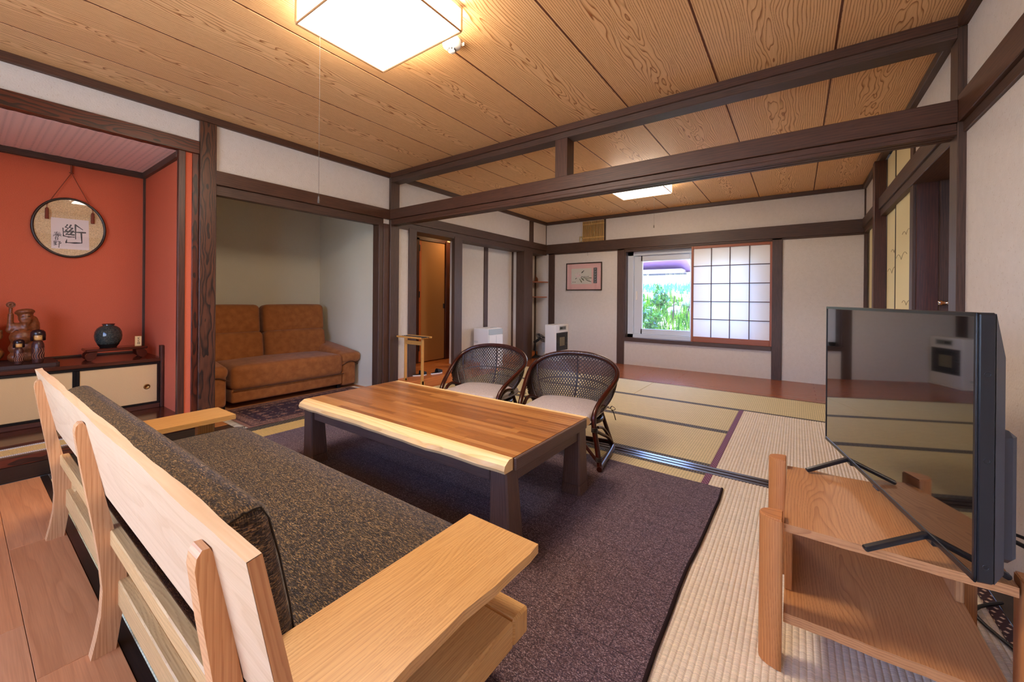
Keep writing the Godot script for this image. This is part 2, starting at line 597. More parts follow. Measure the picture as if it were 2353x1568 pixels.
	M.heri_purple = tmat(heri_tex(C(104, 52, 76), C(176, 134, 148), 1), 0.03, 0.03, 0.8)
	M.heri_dark = tmat(heri_tex(C(58, 30, 34), C(214, 186, 158), 1), 0.05, 0.05, 0.8)
	M.heri_white = tmat(heri_tex(C(214, 206, 196), C(150, 136, 120), 0), 0.03, 0.03, 0.8)
	# cloth
	var cp := flecks(512, 512, 21, [C(98, 76, 78), C(72, 54, 57), C(136, 114, 116), C(60, 50, 62), C(166, 146, 148)], [4, 4, 2, 2, 0.8], 1, 3)
	for y in 512:      # quilting lines of the carpet
		for x in 512:
			var yy := y % 64
			var row := y / 64
			var xx := (x + (64 if row % 2 else 0)) % 128
			if yy < 2 or xx < 2:
				var o := (y * 512 + x) * 3
				for c in 3:
					cp[o + c] = int(cp[o + c] * 0.72)
	M.carpet = tmat(tex(512, 512, cp), 0.72, 0.72, 0.95, Color.WHITE, 0.2)
	M.carpet.rim_enabled = true
	M.carpet.rim = 0.25
	M.carpet_edge = mat(C(40, 28, 28), 0.9, 0.2)
	M.tweed = tri(mat(Color.WHITE, 0.9, 0.25), 1.9)
	M.tweed.albedo_texture = tex(512, 512, flecks(512, 512, 31, [C(86, 71, 56), C(40, 36, 38), C(170, 142, 104), C(56, 54, 66), C(124, 102, 76)], [3, 6, 1.8, 3.0, 2], 3, 9))
	bump(M.tweed, noise_tex(33, 0.25, 512, true, 5.0), 0.5)
	M.tweed.rim_enabled = true
	M.tweed.rim = 0.4
	M.suede = tri(bump(mat(Color.WHITE, 0.8, 0.3), noise_tex(36, 0.2, 512, true, 3.0), 0.3), 1.6)
	M.suede.albedo_texture = noise_tex(35, 0.012, 512, false, 1.0, ramp(C(140, 83, 40), C(172, 107, 57)), 4)
	M.suede.rim_enabled = true
	M.suede.rim = 0.3
	M.piping = mat(C(86, 46, 22), 0.8)
	M.seat_cloth = tri(bump(mat(Color.WHITE, 0.95, 0.2), noise_tex(38, 0.3, 512, true, 4.0), 0.4), 4.0)
	M.seat_cloth.albedo_texture = tex(256, 256, flecks(256, 256, 39, [C(190, 176, 168), C(170, 156, 150), C(204, 192, 184)], [3, 2, 2], 1, 3))
	M.persian = tmat(persian_tex(), 1.28, 0.84, 0.95, Color.WHITE, 0.2)
	M.fringe = mat(C(214, 200, 176), 0.9)
	# metal, plastic, glass
	M.black_plastic = mat(C(24, 25, 28), 0.28)
	M.grey_plastic = mat(C(58, 58, 62), 0.45)
	M.screen = mat(C(10, 10, 11), 0.045, 0.85)
	M.screen.clearcoat_enabled = true
	M.screen.clearcoat = 1.0
	M.screen.clearcoat_roughness = 0.02
	M.white_plastic = mat(C(236, 234, 230), 0.4)
	M.warm_white = mat(C(232, 226, 218), 0.45)
	M.grey_panel = mat(C(176, 186, 188), 0.4)
	M.black_metal = mat(C(22, 22, 24), 0.4)
	M.chrome = mat(C(220, 220, 222), 0.12)
	M.chrome.metallic = 1.0
	M.brass = mat(C(150, 110, 60), 0.35)
	M.brass.metallic = 0.9
	M.pvc = mat(C(204, 208, 214), 0.3)
	M.glass = mat(Color(0.9, 0.95, 0.95, 0.04), 0.02)
	M.glass.transparency = BaseMaterial3D.TRANSPARENCY_ALPHA
	M.cord = mat(C(64, 54, 46), 0.7)
	M.rattan = tmat(T.toko, 2.4, 0.3, 0.28, C(200, 120, 82))
	M.rattan_dark = mat(C(46, 30, 24), 0.3)
	M.lamp_wood = mat(C(196, 148, 98), 0.5)
	M.paper = mat(C(244, 238, 228), 0.9, 0.1)
	M.paper.backlight_enabled = true
	M.paper.backlight = C(150, 149, 148)

func tatami_tex(base: Color, s: int, plain := false) -> ImageTexture:
	var g := RandomNumberGenerator.new()
	g.seed = s
	var d := PackedByteArray()
	d.resize(256 * 256 * 3)
	for y in 256:
		var i := 0
		while i < 256:
			var run := g.randi_range(6, 40)
			var f := g.randf_range(0.9, 1.06)
			var green := g.randf_range(-0.015, 0.015)
			for q in run:
				if i >= 256: break
				var m := f
				if not plain:
					m *= 0.94 + 0.06 * sin(TAU * i / 16.0)
				var o := (y * 256 + i) * 3
				d[o] = clampi(int((base.r - green) * m * 255), 0, 255)
				d[o + 1] = clampi(int(base.g * m * 255), 0, 255)
				d[o + 2] = clampi(int((base.b - green) * m * 255), 0, 255)
				i += 1
	return tex(256, 256, d)

func heri_tex(bg: Color, fg: Color, kind: int) -> ImageTexture:
	var im := Image.create(32, 32, false, Image.FORMAT_RGB8)
	im.fill(bg)
	for y in 32:
		for x in 32:
			var on := false
			if kind == 0:
				on = (absi((x + y) % 16 - 8) < 3) != (absi((x - y + 64) % 16 - 8) < 3)
			else:
				on = absi(x % 16 - 8) + absi((y + (8 if x / 16 == 1 else 0)) % 16 - 8) < 5
			if on: im.set_pixel(x, y, fg)
	return ImageTexture.create_from_image(im)

func persian_tex() -> ImageTexture:
	var w := 640; var h := 420
	var im := Image.create(w, h, false, Image.FORMAT_RGB8)
	im.fill(C(150, 112, 96))
	var g := RandomNumberGenerator.new()
	g.seed = 77
	im.fill_rect(Rect2i(14, 14, w - 28, h - 28), C(98, 72, 70))
	im.fill_rect(Rect2i(60, 60, w - 120, h - 120), C(128, 92, 82))
	im.fill_rect(Rect2i(64, 64, w - 128, h - 128), C(70, 54, 62))
	var pal := [C(176, 136, 112), C(58, 46, 58), C(196, 164, 138), C(120, 70, 66), C(90, 84, 96)]
	for k in 900:
		var c := Vector2i(g.randi_range(20, w - 20), g.randi_range(20, h - 20))
		var col: Color = pal[g.randi() % 5]
		var r := g.randi_range(2, 5)
		for t in 10:
			var a := TAU * t / 10
			var p := c + Vector2i(int(cos(a) * r * (1.0 + 0.5 * (t % 2))), int(sin(a) * r * (1.0 + 0.5 * (t % 2))))
			im.fill_rect(Rect2i(p, Vector2i(2, 2)), col)
	for ring in [[36, 30], [110, 60]]:      # rosettes round the border and in the field
		var m: int = ring[0]
		var x := m
		while x < w - m:
			for yy in [m, h - m]:
				rosette(im, Vector2i(x, yy), 13, pal)
			x += ring[1]
		var y := m + 40
		while y < h - m - 20:
			for xx in [m, w - m]:
				rosette(im, Vector2i(xx, y), 13, pal)
			y += ring[1]
	for y in h:
		for x in w:
			im.set_pixel(x, y, im.get_pixel(x, y) * g.randf_range(0.8, 1.15))
	return ImageTexture.create_from_image(im)

func rosette(im: Image, c: Vector2i, r: int, pal: Array) -> void:
	for y in range(-r, r + 1):
		for x in range(-r, r + 1):
			var d := sqrt(x * x + y * y) * (1.0 + 0.12 * cos(8.0 * atan2(y, x)))
			if d < r and c.x + x > 0 and c.y + y > 0 and c.x + x < im.get_width() and c.y + y < im.get_height():
				im.set_pixel(c.x + x, c.y + y, pal[2] if d < 2.5 else (pal[3] if d < 5.5 else (pal[0] if d < 8 else (pal[1] if d < 10.5 else pal[0]))))
# ---------------------------------------------------------------- camera, sky, light
func camera_and_light() -> void:
	var cam := Camera3D.new()
	cam.name = "camera"
	cam.projection = Camera3D.PROJECTION_FRUSTUM
	cam.near = 0.05
	cam.far = 200.0
	cam.size = 0.05 * 1568.0 / F
	cam.frustum_offset = Vector2(0.0, -0.05 * (784.0 - 688.571) / F)
	add_child(cam)
	cam.position = V(0, 1, 0)
	cam.rotation = V(-0.001, 0.6202, 0.0085)
	cam.current = true
	var e := Environment.new()
	e.background_mode = Environment.BG_SKY
	var sm := ProceduralSkyMaterial.new()
	sm.sky_top_color = C(140, 178, 255)
	sm.sky_horizon_color = C(216, 230, 255)
	sm.ground_bottom_color = C(120, 120, 112)
	sm.ground_horizon_color = C(200, 205, 205)
	sm.sky_energy_multiplier = 3.3
	sm.ground_energy_multiplier = 1.5
	var sky := Sky.new()
	sky.sky_material = sm
	e.sky = sky
	e.ambient_light_source = Environment.AMBIENT_SOURCE_SKY
	e.tonemap_mode = Environment.TONE_MAPPER_LINEAR
	e.tonemap_exposure = 1.15
	e.sdfgi_enabled = true
	e.ssao_enabled = true
	e.ssil_enabled = true
	var we := WorldEnvironment.new()
	we.name = "environment"
	we.environment = e
	add_child(we)
	var sun := DirectionalLight3D.new()
	sun.name = "sun"
	sun.light_energy = 3.2
	sun.light_color = C(255, 244, 226)
	sun.light_angular_distance = 0.5
	sun.shadow_enabled = true
	sun.sky_mode = DirectionalLight3D.SKY_MODE_LIGHT_ONLY
	add_child(sun)
	sun.look_at_from_position(V(-6, 12, 2.2), V(0, 0, 0))

# ---------------------------------------------------------------- floor
func mat_piece(parent: Node3D, x0: float, x1: float, z0: float, z1: float, m: Material, borders: Array, y := 0.0) -> void:
	var o := bx(V(x0, y - 0.05, z0), V(x1, y, z1), "tatami_mat", m, parent, -1, 0.002)
	for b in borders:      # [x0, x1, z0, z1, material]
		var mb := MB.new()
		mb.box(V(b[0], 0.045, b[2]) - V((x0 + x1) / 2, 0, (z0 + z1) / 2), V(b[1], 0.0512, b[3]) - V((x0 + x1) / 2, 0, (z0 + z1) / 2), -1, 0.0006)
		put(mb.done(), "border", b[4], o)

func white_mat(parent: Node3D, x0: float, x1: float, z0: float, z1: float) -> MeshInstance3D:
	# rush matting woven in rounded ridges that run along z
	var mb := MB.new()
	var w := 0.0165
	var n := int((x1 - x0) / w)
	w = (x1 - x0) / n
	var prof := PackedVector2Array()
	for k in n:
		for s in 4:
			var t := s / 4.0
			prof.append(Vector2(x0 + (k + t) * w, -0.0032 + 0.0032 * pow(sin(PI * t), 0.6)))
	prof.append(Vector2(x1, -0.0032))
	mb.smooth(false)
	for i in prof.size() - 1:
		var a := prof[i]; var b := prof[i + 1]
		mb.quad(V(a.x, a.y, z1), V(b.x, b.y, z1), V(b.x, b.y, z0), V(a.x, a.y, z0), Vector2(a.x, z1), Vector2(b.x, z1), Vector2(b.x, z0), Vector2(a.x, z0))
	mb.box(V(x0, -0.05, z0), V(x1, -0.0033, z1), 2, 0.0)
	return put(mb.done(), "tatami_mat", M.white_tatami, parent)

func make_floor() -> void:
	var fl := structure("floor", "tatami and board floor of both rooms", "floor")
	bx(V(-5.2, -0.22, -6.5), V(1.2, -0.06, 1.5), "subfloor", M.black_wood, fl)
	# near room: straw mats under the carpet, white ridged mats on the television side
	mat_piece(fl, -3.37, -2.0, -2.54, -0.31, M.tatami_old, [[-3.365, -3.29, -2.54, -0.31, M.heri]])
	mat_piece(fl, -2.0, -0.42, -2.54, -0.31, M.tatami, [[-2.0, -0.42, -2.54, -2.505, M.heri], [-2.0, -0.42, -0.365, -0.315, M.heri_dark]])
	var wm := white_mat(fl, -0.386, 0.515, -2.54, -0.31)
	for b in [[-0.42, -0.386, M.heri_purple], [0.515, 0.55, M.heri_dark]]:
		var mb := MB.new()
		mb.box(V(b[0], -0.05, -2.54), V(b[1], 0.001, -0.31), 2, 0.0006)
		put(mb.done(), "border", b[2], wm)
	bx(V(0.55, -0.05, -2.54), V(XR, 0.0, -0.31), "floorboard", M.black_wood, fl)
	bx(V(-3.61, -0.05, -2.54), V(-3.37, 0.0, -0.31), "floorboard", M.dark, fl)
	# sofa alcove
	bx(V(-4.95, -0.05, -2.72), V(-3.61, 0.0, -1.1), "floorboard", M.floorboards[0], fl)
	# track sill between the rooms: two grooves
	var sl := Node3D.new()
	sl.name = "threshold"
	fl.add_child(sl, true)
	for k in 3:
		bx(V(-3.6, -0.05, -2.65 + k * 0.041), V(XR, 0.001, -2.65 + k * 0.041 + 0.028), "rail", M.sill, sl, 0, 0.001)
	bx(V(-3.6, -0.05, -2.65), V(XR, -0.004, -2.54), "track", M.sill, sl, 0, 0.0)
	# far room
	mat_piece(fl, -3.35, -0.42, -3.42, -2.65, M.tatami, [[-3.35, -0.42, -2.69, -2.65, M.heri], [-3.35, -0.42, -3.42, -3.385, M.heri]])
	mat_piece(fl, -3.35, -0.42, -4.19, -3.42, M.tatami, [[-3.35, -0.42, -3.455, -3.42, M.heri], [-3.35, -0.42, -4.19, -4.155, M.heri]])
	wm = white_mat(fl, -0.386, XR, -4.19, -2.65)
	var pb := MB.new()
	pb.box(V(-0.42, -0.05, -4.19), V(-0.386, 0.001, -2.65), 2, 0.0006)
	put(pb.done(), "border", M.heri_purple, wm)
	mat_piece(fl, -3.35, -1.412, -4.964, -4.19, M.tatami, [[-3.35, -1.412, -4.22, -4.19, M.heri], [-3.35, -1.412, -4.964, -4.945, M.heri]])
	mat_piece(fl, -1.408, XR, -4.964, -4.19, M.tatami, [[-1.408, XR, -4.22, -4.19, M.heri], [-1.408, XR, -4.964, -4.945, M.heri]])
	# boards at the far end, laid along x
	var z := -4.966
	var k := 0
	while z > -6.1:
		var x := -3.95
		var cut := -3.95 + 0.9 + 0.7 * (k % 3)
		while x < XR:
			bx(V(x, -0.05, z - 0.111), V(minf(cut, XR), 0.002, z), "floorboard", M.redboards[k % 3], fl, 0, 0.0012)
			x = cut + 0.001
			cut += 1.82
			k += 1
		z -= 0.112
		k += 1
	# boards along the left wall, the passage step and the passage
	for i in 2:
		bx(V(-3.61 + i * 0.13, -0.05, -4.964), V(-3.483 + i * 0.13, 0.002, -3.9), "floorboard", M.corridor, fl, 2, 0.0012)
	bx(V(-3.405, -0.05, -3.9), V(-3.375, 0.1, -2.655), "step_riser", M.corridor, fl, 2, 0.004)
	for i in 7:
		bx(V(-4.31 + i * 0.13, -0.05, -5.9 if i < 5 else -3.9), V(-4.182 + i * 0.13, 0.1, -2.86), "floorboard", M.corridor, fl, 2, 0.0012)
	# veranda floor behind the sofa: short boards
	var dz := 0.152
	for r in 10:
		var zz := -0.28 + r * dz
		var xx := -3.4 - 0.3 * (r % 3)
		var n := r
		while xx < XR:
			var a := maxf(xx, -3.39)
			var b := minf(xx + 0.9, XR)
			if b > a + 0.02:
				bx(V(a, -0.05, zz + 0.0006), V(b - 0.001, 0.0, zz + dz - 0.0006), "floorboard", M.floorboards[n % 3], fl, 0, 0.0008)
			xx += 0.9
			n += 1
	bx(V(-3.4, -0.05, -0.312), V(XR, -0.003, -0.28), "sill", M.black_wood, fl, 0, 0.002)

# ---------------------------------------------------------------- ceiling
func make_ceiling() -> void:
	var c := structure("ceiling", "ceiling of wide cedar boards with swirling grain over both rooms", "ceiling")
	bx(V(-5.1, YC + 0.02, -6.5), V(1.3, YC + 0.14, 1.5), "roof_slab", M.black_wood, c)
	var xs := [W - 0.02, -3.22, -2.66, -2.10, -1.535, -0.97, -0.405, 0.158, XR + 0.02]
	for zone in [[ZB - 0.05, 1.3], [ZF - 0.05, ZB - 0.06]]:
		for i in xs.size() - 1:
			var x0: float = xs[i] + 0.0045
			var x1: float = xs[i + 1] - 0.0045
			var lo := V(x0, YC, zone[0])
			var hi := V(x1, YC + 0.02, zone[1])
			var mb := MB.new()
			var mid := V((x0 + x1) / 2, YC, (zone[0] + zone[1]) / 2)
			# the figured middle of each board lies on its centre line
			mb.box(lo - mid, hi - mid, 2, 0.002, Vector2(rng.randf() * 3.2, 0.28))
			put(mb.done(), "board", M.cedar_a if i % 2 == 0 else M.cedar_b, c, mid)
	var back := mat(C(104, 56, 30), 0.7)
	for i in range(1, xs.size() - 1):      # dark stained fillets between the boards
		bx(V(xs[i] - 0.005, YC + 0.0012, ZF), V(xs[i] + 0.005, YC + 0.02, 1.3), "joint_fillet", back, c, 2, 0.0)

# ---------------------------------------------------------------- walls
func make_walls() -> void:
	var wl := structure("wall_left", "pale plaster wall with an alcove, a doorway and recesses", "wall")
	# above the tokonoma, above the sofa alcove, above the far room's recesses
	bx(V(W - 0.08, 2.144, -1.05), V(W, YC, 1.3), "panel", M.plaster, wl, -1, 0.0)
	bx(V(W - 0.08, 1.79, ZB), V(W, YC, -1.155), "panel", M.plaster, wl, -1, 0.0)
	bx(V(W - 0.08, 1.79, ZF - 0.1), V(W, YC, ZB - 0.05), "panel", M.plaster, wl, -1, 0.0)
	# sofa alcove: back, both sides, top
	bx(V(-5.03, 0, -2.8), V(-4.93, YC, -1.0), "panel", M.alcove_plaster, wl, -1, 0.0)
	bx(V(-4.95, 0, -2.76), V(-3.64, YC, -2.70), "panel", M.alcove_plaster, wl, -1, 0.0)
	bx(V(-4.95, 0, -1.15), V(-3.66, YC, -1.02), "panel", M.alcove_plaster, wl, -1, 0.0)
	bx(V(-5.0, 2.3, -2.76), V(-3.62, YC, -1.02), "panel", M.alcove_plaster, wl, -1, 0.0)
	# far room, from the beam to the far corner
	bx(V(W - 0.06, 0.1, -3.02), V(W, 1.8, -2.84), "panel", M.plaster, wl, -1, 0.0)
	bx(V(-3.9, 0, -6.2), V(-3.835, 2.0, -3.98), "panel", M.plaster, wl, -1, 0.0)
	bx(V(-3.84, 0, -5.5), V(W - 0.01, 1.8, -5.37), "panel", M.plaster, wl, -1, 0.0)
	# tokonoma
	bx(V(-4.65, 0, -1.0), V(-4.55, 2.2, 1.3), "panel", M.red, wl, -1, 0.0)
	bx(V(-4.6, 0, -1.02), V(W - 0.012, 2.2, -0.95), "panel", M.red, wl, -1, 0.0)
	bx(V(W - 0.03, 0.1, -1.015), V(W - 0.006, 2.144, -0.965), "panel", M.red, wl, -1, 0.0)
	# the passage beyond the doorway
	bx(V(-4.55, -0.1, -6.0), V(-4.42, 2.3, -2.78), "panel", M.cream_paper, wl, -1, 0.0)
	bx(V(-4.45, -0.1, -4.4), V(-4.28, 0.099, -3.6), "panel", M.cream_paper, wl, -1, 0.0)
	bx(V(-4.39, 0, -5.9), V(-4.285, 2.2, -4.25), "panel", M.cream_paper, wl, -1, 0.0)
	bx(V(-4.39, 0, -3.74), V(-4.285, 2.2, -2.8), "panel", M.cream_paper, wl, -1, 0.0)
	bx(V(-4.39, 1.81, -4.28), V(-4.285, 2.2, -3.7), "panel", M.cream_paper, wl, -1, 0.0)
	bx(V(-4.39, 0, -2.84), V(W - 0.06, 2.2, -2.78), "panel", M.cream_paper, wl, -1, 0.0)
	bx(V(-4.39, 0, -5.92), V(-3.9, 2.2, -5.8), "panel", M.cream_paper, wl, -1, 0.0)
	bx(V(-4.4, 2.12, -6.0), V(-3.68, 2.2, -2.8), "panel", M.cream_paper, wl, -1, 0.0)
	for i in 14:
		var z0 := -4.33 - 0.09 * i
		bx(V(-4.29, 0.12, z0 - 0.088), V(-4.272, 0.865, z0), "wainscot_board", M.wainscot, wl, 1, 0.002)
	bx(V(-4.295, 0.865, -5.8), V(-4.262, 0.94, -4.32), "dado_rail", M.redwood, wl, 2)
	bx(V(-4.295, 0.1, -5.8), V(-4.265, 0.16, -4.32), "skirting", M.redwood, wl, 2)
	var sw := bx(V(-4.287, 1.09, -4.395), V(-4.275, 1.215, -4.325), "switch_plate", M.cream_paper, wl)
	bx(V(-0.003, 0.045, -0.011), V(0.01, 0.08, 0.011), "switch", M.warm_white, sw)

	var wf := structure("wall_far", "pale plaster end wall with the window and a framed print", "wall")
	bx(V(-4.0, 0, ZF - 0.16), V(-2.185, 1.8, ZF), "panel", M.plaster, wf, -1, 0.0)
	bx(V(-0.26, 0, ZF - 0.16), V(1.2, 1.8, ZF), "panel", M.plaster, wf, -1, 0.0)
	bx(V(-2.25, -0.1, ZF - 0.16), V(-0.2, 0.365, ZF), "panel", M.plaster, wf, -1, 0.0)
	bx(V(-4.0, 1.79, ZF - 0.16), V(1.2, YC, ZF), "panel", M.plaster, wf, -1, 0.0)

	var wr := structure("wall_right", "pale plaster wall beside the television", "wall")
	bx(V(XR, 0, ZB), V(XR + 0.1, YC, 1.4), "panel", M.plaster, wr, -1, 0.0)
	bx(V(XR, 1.8, ZF), V(XR + 0.1, YC, -4.95), "panel", M.plaster, wr, -1, 0.0)
	bx(V(XR, 1.8, -3.82), V(XR + 0.1, YC, ZB), "panel", M.plaster, wr, -1, 0.0)
	bx(V(1.1, -0.1, -6.3), V(1.2, YC, -2.8), "panel", M.plaster, wr, -1, 0.0)
	bx(V(0.8, 0, -2.86), V(1.15, YC, -2.78), "panel", M.plaster, wr, -1, 0.0)

	# behind the camera: glazed veranda front
	var wb := structure("wall_front", "veranda wall behind the viewer with wide glazed openings", "wall")
	bx(V(-4.7, 2.05, 1.2), V(1.2, YC + 0.1, 1.35), "panel", M.plaster, wb, -1, 0.0)
	bx(V(-4.7, -0.2, 1.2), V(-2.75, 2.1, 1.35), "panel", M.plaster, wb, -1, 0.0)
	bx(V(-0.2, -0.2, 1.2), V(1.2, 2.1, 1.35), "panel", M.plaster, wb, -1, 0.0)
	bx(V(-2.8, -0.2, 1.2), V(-0.15, 0.4, 1.35), "panel", M.plaster, wb, -1, 0.0)
	bx(V(-4.9, 2.42, 1.3), V(1.6, 2.5, 2.3), "eave", M.dark, wb)
	for i in 3:
		var x0 := -2.75 + i * 0.85
		var wn := structure("window_%d" % (i + 2), "wide glazed veranda window behind the viewer, number %s from the alcove" % ["one", "two", "three"][i], "window")
		bx(V(x0, 0.4, 1.25), V(x0 + 0.04, 2.05, 1.29), "stile", M.dark, wn)
		bx(V(x0 + 0.81, 0.4, 1.25), V(x0 + 0.85, 2.05, 1.29), "stile", M.dark, wn)
		bx(V(x0 + 0.04, 0.4, 1.25), V(x0 + 0.81, 0.45, 1.29), "bottom_rail", M.dark, wn)
		bx(V(x0 + 0.04, 2.0, 1.25), V(x0 + 0.81, 2.05, 1.29), "top_rail", M.dark, wn)
		bx(V(x0 + 0.035, 0.445, 1.268), V(x0 + 0.815, 2.005, 1.272), "pane", M.glass, wn, -1, 0.0)

# ---------------------------------------------------------------- posts, beams, mouldings
func make_trims() -> void:
	# posts of the left side, from the tokonoma to the far corner
	trim(V(W - 0.06, 0, -1.155), V(W + 0.025, 2.3, -1.05), "dark tokonoma pillar with strong reddish grain between alcove and sofa niche", M.toko, 1)
	trim(V(W - 0.03, 0.1, -1.05), V(W + 0.004, 2.144, -1.011), "reddish brown strip beside the grained tokonoma pillar", M.redwood, 1)
	trim(V(W - 0.03, 0.1, -0.972), V(W + 0.004, 2.144, -0.93), "slim dark brown post at the edge of the coral alcove", M.toko_red, 1)
	trim(V(W - 0.1, 0, -2.67), V(W + 0.004, 1.8, -2.615), "dark jamb of the sofa niche next to the beam post", M.dark, 1)
	trim(V(W - 0.1, 0, -2.745), V(W + 0.012, 1.8, -2.67), "brown jamb facing the sofa niche under the beam end", M.beam, 1)
	trim(V(W - 0.09, 0, ZB - 0.117), V(W + 0.03, 2.3, ZB), "dark post carrying the room-dividing beam at the sofa niche", M.dark, 1)
	trim(V(W - 0.07, 0, -3.12), V(W + 0.02, 1.8, -3.01), "dark post on the sofa-niche side of the passage doorway", M.dark, 1)
	trim(V(W - 0.035, 0, -3.895), V(W + 0.02, 1.8, -3.75), "dark post between the passage doorway and the air purifier recess", M.dark, 1)
	trim(V(-3.84, 0, -4.72), V(-3.82, 1.8, -4.63), "slim brown stud behind the air purifier", M.dark, 1)
	trim(V(-3.84, 0, -5.375), V(-3.81, 1.8, -5.35), "thin dark corner strip in the air purifier recess", M.dark, 1)
	trim(V(W - 0.14, 0, -5.615), V(W + 0.02, 1.8, -5.36), "broad dark post between purifier recess and corner shelves", M.dark, 1)
	trim(V(W - 0.03, 1.955, -5.65), V(W + 0.012, 2.3, -5.53), "short dark stud above the lintel near the far corner", M.dark, 1)
	trim(V(-3.835, 0, ZF), V(-3.81, 1.8, ZF + 0.025), "thin dark corner post inside the shelf niche", M.dark, 1)
	trim(V(-3.63, 1.955, ZF), V(-3.6, 2.3, ZF + 0.012), "thin dark strip in the upper corner over the shelf niche", M.dark, 1)
	# far wall posts
	trim(V(-3.545, 0, ZF - 0.02), V(-3.43, 1.8, ZF + 0.02), "dark post behind the white heater", M.dark, 1)
	trim(V(-2.3, 0, ZF - 0.12), V(-2.185, 1.8, ZF + 0.02), "dark post between the framed print and the window", M.dark, 1)
	trim(V(-0.26, 0, ZF - 0.12), V(-0.15, 1.8, ZF + 0.02), "dark post on the paper-screen side of the window", M.dark, 1)
	trim(V(-2.545, 1.955, ZF - 0.02), V(-2.5, 2.3, ZF + 0.012), "short dark stud beside the ventilation grille", M.dark, 1)
	trim(V(0.625, 0, ZF - 0.02), V(0.66, 2.3, ZF + 0.015), "thin dark strip at the far end of the closet wall", M.dark, 1)
	# right wall posts
	trim(V(XR - 0.03, 0, ZB - 0.117), V(XR + 0.12, 2.3, ZB), "dark post carrying the beam beside the television", M.dark, 1)
	trim(V(XR - 0.012, 0, -3.82), V(XR + 0.02, 2.3, -3.73), "dark post between door recess and cream closet doors", M.dark, 1)
	trim(V(XR + 0.004, 0, -3.8), V(XR + 0.11, 1.8, -3.72), "wide dark brown board lining the door recess", M.toko_red, 1)
	trim(V(XR + 0.108, 0, -3.76), V(XR + 0.16, 1.8, -3.70), "narrow dark frame strip beside the recessed door", M.dark, 1)
	trim(V(0.575, 0, -5.03), V(XR + 0.03, 2.3, -4.93), "dark post between the two pairs of cream closet doors", M.toko_red, 1)
	# ceiling mouldings
	trim(V(W - 0.01, 2.30, ZB), V(W + 0.035, YC, 1.2), "dark ceiling moulding above the tokonoma and sofa niche", M.beam, 2, "moulding")
	trim(V(W - 0.01, 2.30, ZF), V(W + 0.035, YC, ZB - 0.12), "dark ceiling moulding above the passage doorway", M.dark, 2, "moulding")
	trim(V(W, 2.30, ZF - 0.01), V(XR, YC, ZF + 0.035), "dark ceiling moulding above the window wall", M.dark, 0, "moulding")
	trim(V(XR - 0.035, 2.30, ZB), V(XR + 0.01, YC, 1.2), "dark ceiling moulding above the television wall", M.beam, 2, "moulding")
	trim(V(XR - 0.035, 2.30, ZF), V(XR + 0.01, YC, ZB - 0.12), "dark ceiling moulding above the closet doors", M.dark, 2, "moulding")
	# the beam between the rooms, in courses
	trim(V(W + 0.03, 2.298, ZB - 0.02), V(XR - 0.03, YC, ZB + 0.012), "upper course of the ceiling beam between the rooms", M.beam, 0, "beam")
	trim(V(W + 0.03, 2.252, ZB - 0.115), V(XR - 0.03, YC, ZB - 0.002), "lower course of the ceiling beam between the rooms", M.dark, 0, "beam")
	trim(V(W + 0.03, 1.85, ZB - 0.10), V(XR - 0.03, 1.955, ZB + 0.012), "broad upper board of the door-height beam between the rooms", M.beam, 0, "beam")
	var kam := structure("trim_%d" % (trims + 1), "grooved lower rail of the door-height beam between the rooms", "beam")
	trims += 1
	bx(V(W + 0.03, 1.812, ZB - 0.112), V(XR - 0.03, 1.849, ZB - 0.002), "rail", M.beam, kam, 0)
	for k in 3:
		bx(V(W + 0.03, 1.794, ZB - 0.112 + k * 0.041), V(XR - 0.03, 1.813, ZB - 0.084 + k * 0.041), "ridge", M.dark if k < 2 else M.beam, kam, 0, 0.001)
	trim(V(-1.555, 1.955, ZB - 0.112), V(-1.447, 2.252, ZB), "short strut in the middle of the opening between the two beams", M.beam, 1, "strut")
	# door-height rails round the rooms
	trim(V(W - 0.02, 1.85, ZB), V(W + 0.03, 1.955, -1.15), "dark rail over the sofa niche", M.beam, 2, "rail")
	trim(V(W - 0.06, 1.775, -2.67), V(W + 0.006, 1.85, -1.155), "grooved lintel over the sofa niche opening", M.dark, 2, "lintel")
	trim(V(W - 0.02, 1.85, ZF), V(W + 0.03, 1.955, ZB - 0.115), "dark rail over the passage doorway and recesses", M.dark, 2, "rail")
	trim(V(W - 0.22, 1.775, ZF), V(W + 0.012, 1.85, ZB - 0.115), "dark lintel over the passage doorway and recesses", M.dark, 2, "lintel")
	trim(V(W, 1.80, ZF - 0.02), V(XR, 1.955, ZF + 0.035), "dark rail over the window and framed print", M.dark, 0, "rail")
	trim(V(W + 0.06, 1.778, ZF - 0.03), V(XR, 1.802, ZF + 0.02), "thin dark lintel strip over the window", M.dark, 0, "lintel")
	trim(V(XR - 0.03, 1.85, ZB), V(XR + 0.02, 1.975, 1.2), "dark rail on the television wall", M.beam, 2, "rail")
	trim(V(XR - 0.012, 1.80, ZB), V(XR + 0.02, 1.85, 1.2), "narrow lower strip of the television wall rail", M.dark, 2, "rail")
	trim(V(XR - 0.035, 1.85, ZF), V(XR + 0.16, 1.955, ZB - 0.115), "dark rail over the closet doors and door recess", M.dark, 2, "rail")
	trim(V(XR - 0.02, 1.79, ZF), V(XR + 0.3, 1.852, ZB - 0.115), "dark lintel over the closet doors and door recess", M.dark, 2, "lintel")
	# tokonoma woodwork
	trim(V(W - 0.07, 2.05, -1.05), V(W + 0.02, 2.144, 1.2), "reddish brown hanging lintel across the coral alcove", M.redwood, 2, "lintel")
	trim(V(-4.552, 2.0, -0.95), V(-4.52, 2.052, 1.2), "dark moulding along the back of the alcove ceiling", M.dark, 2, "moulding")
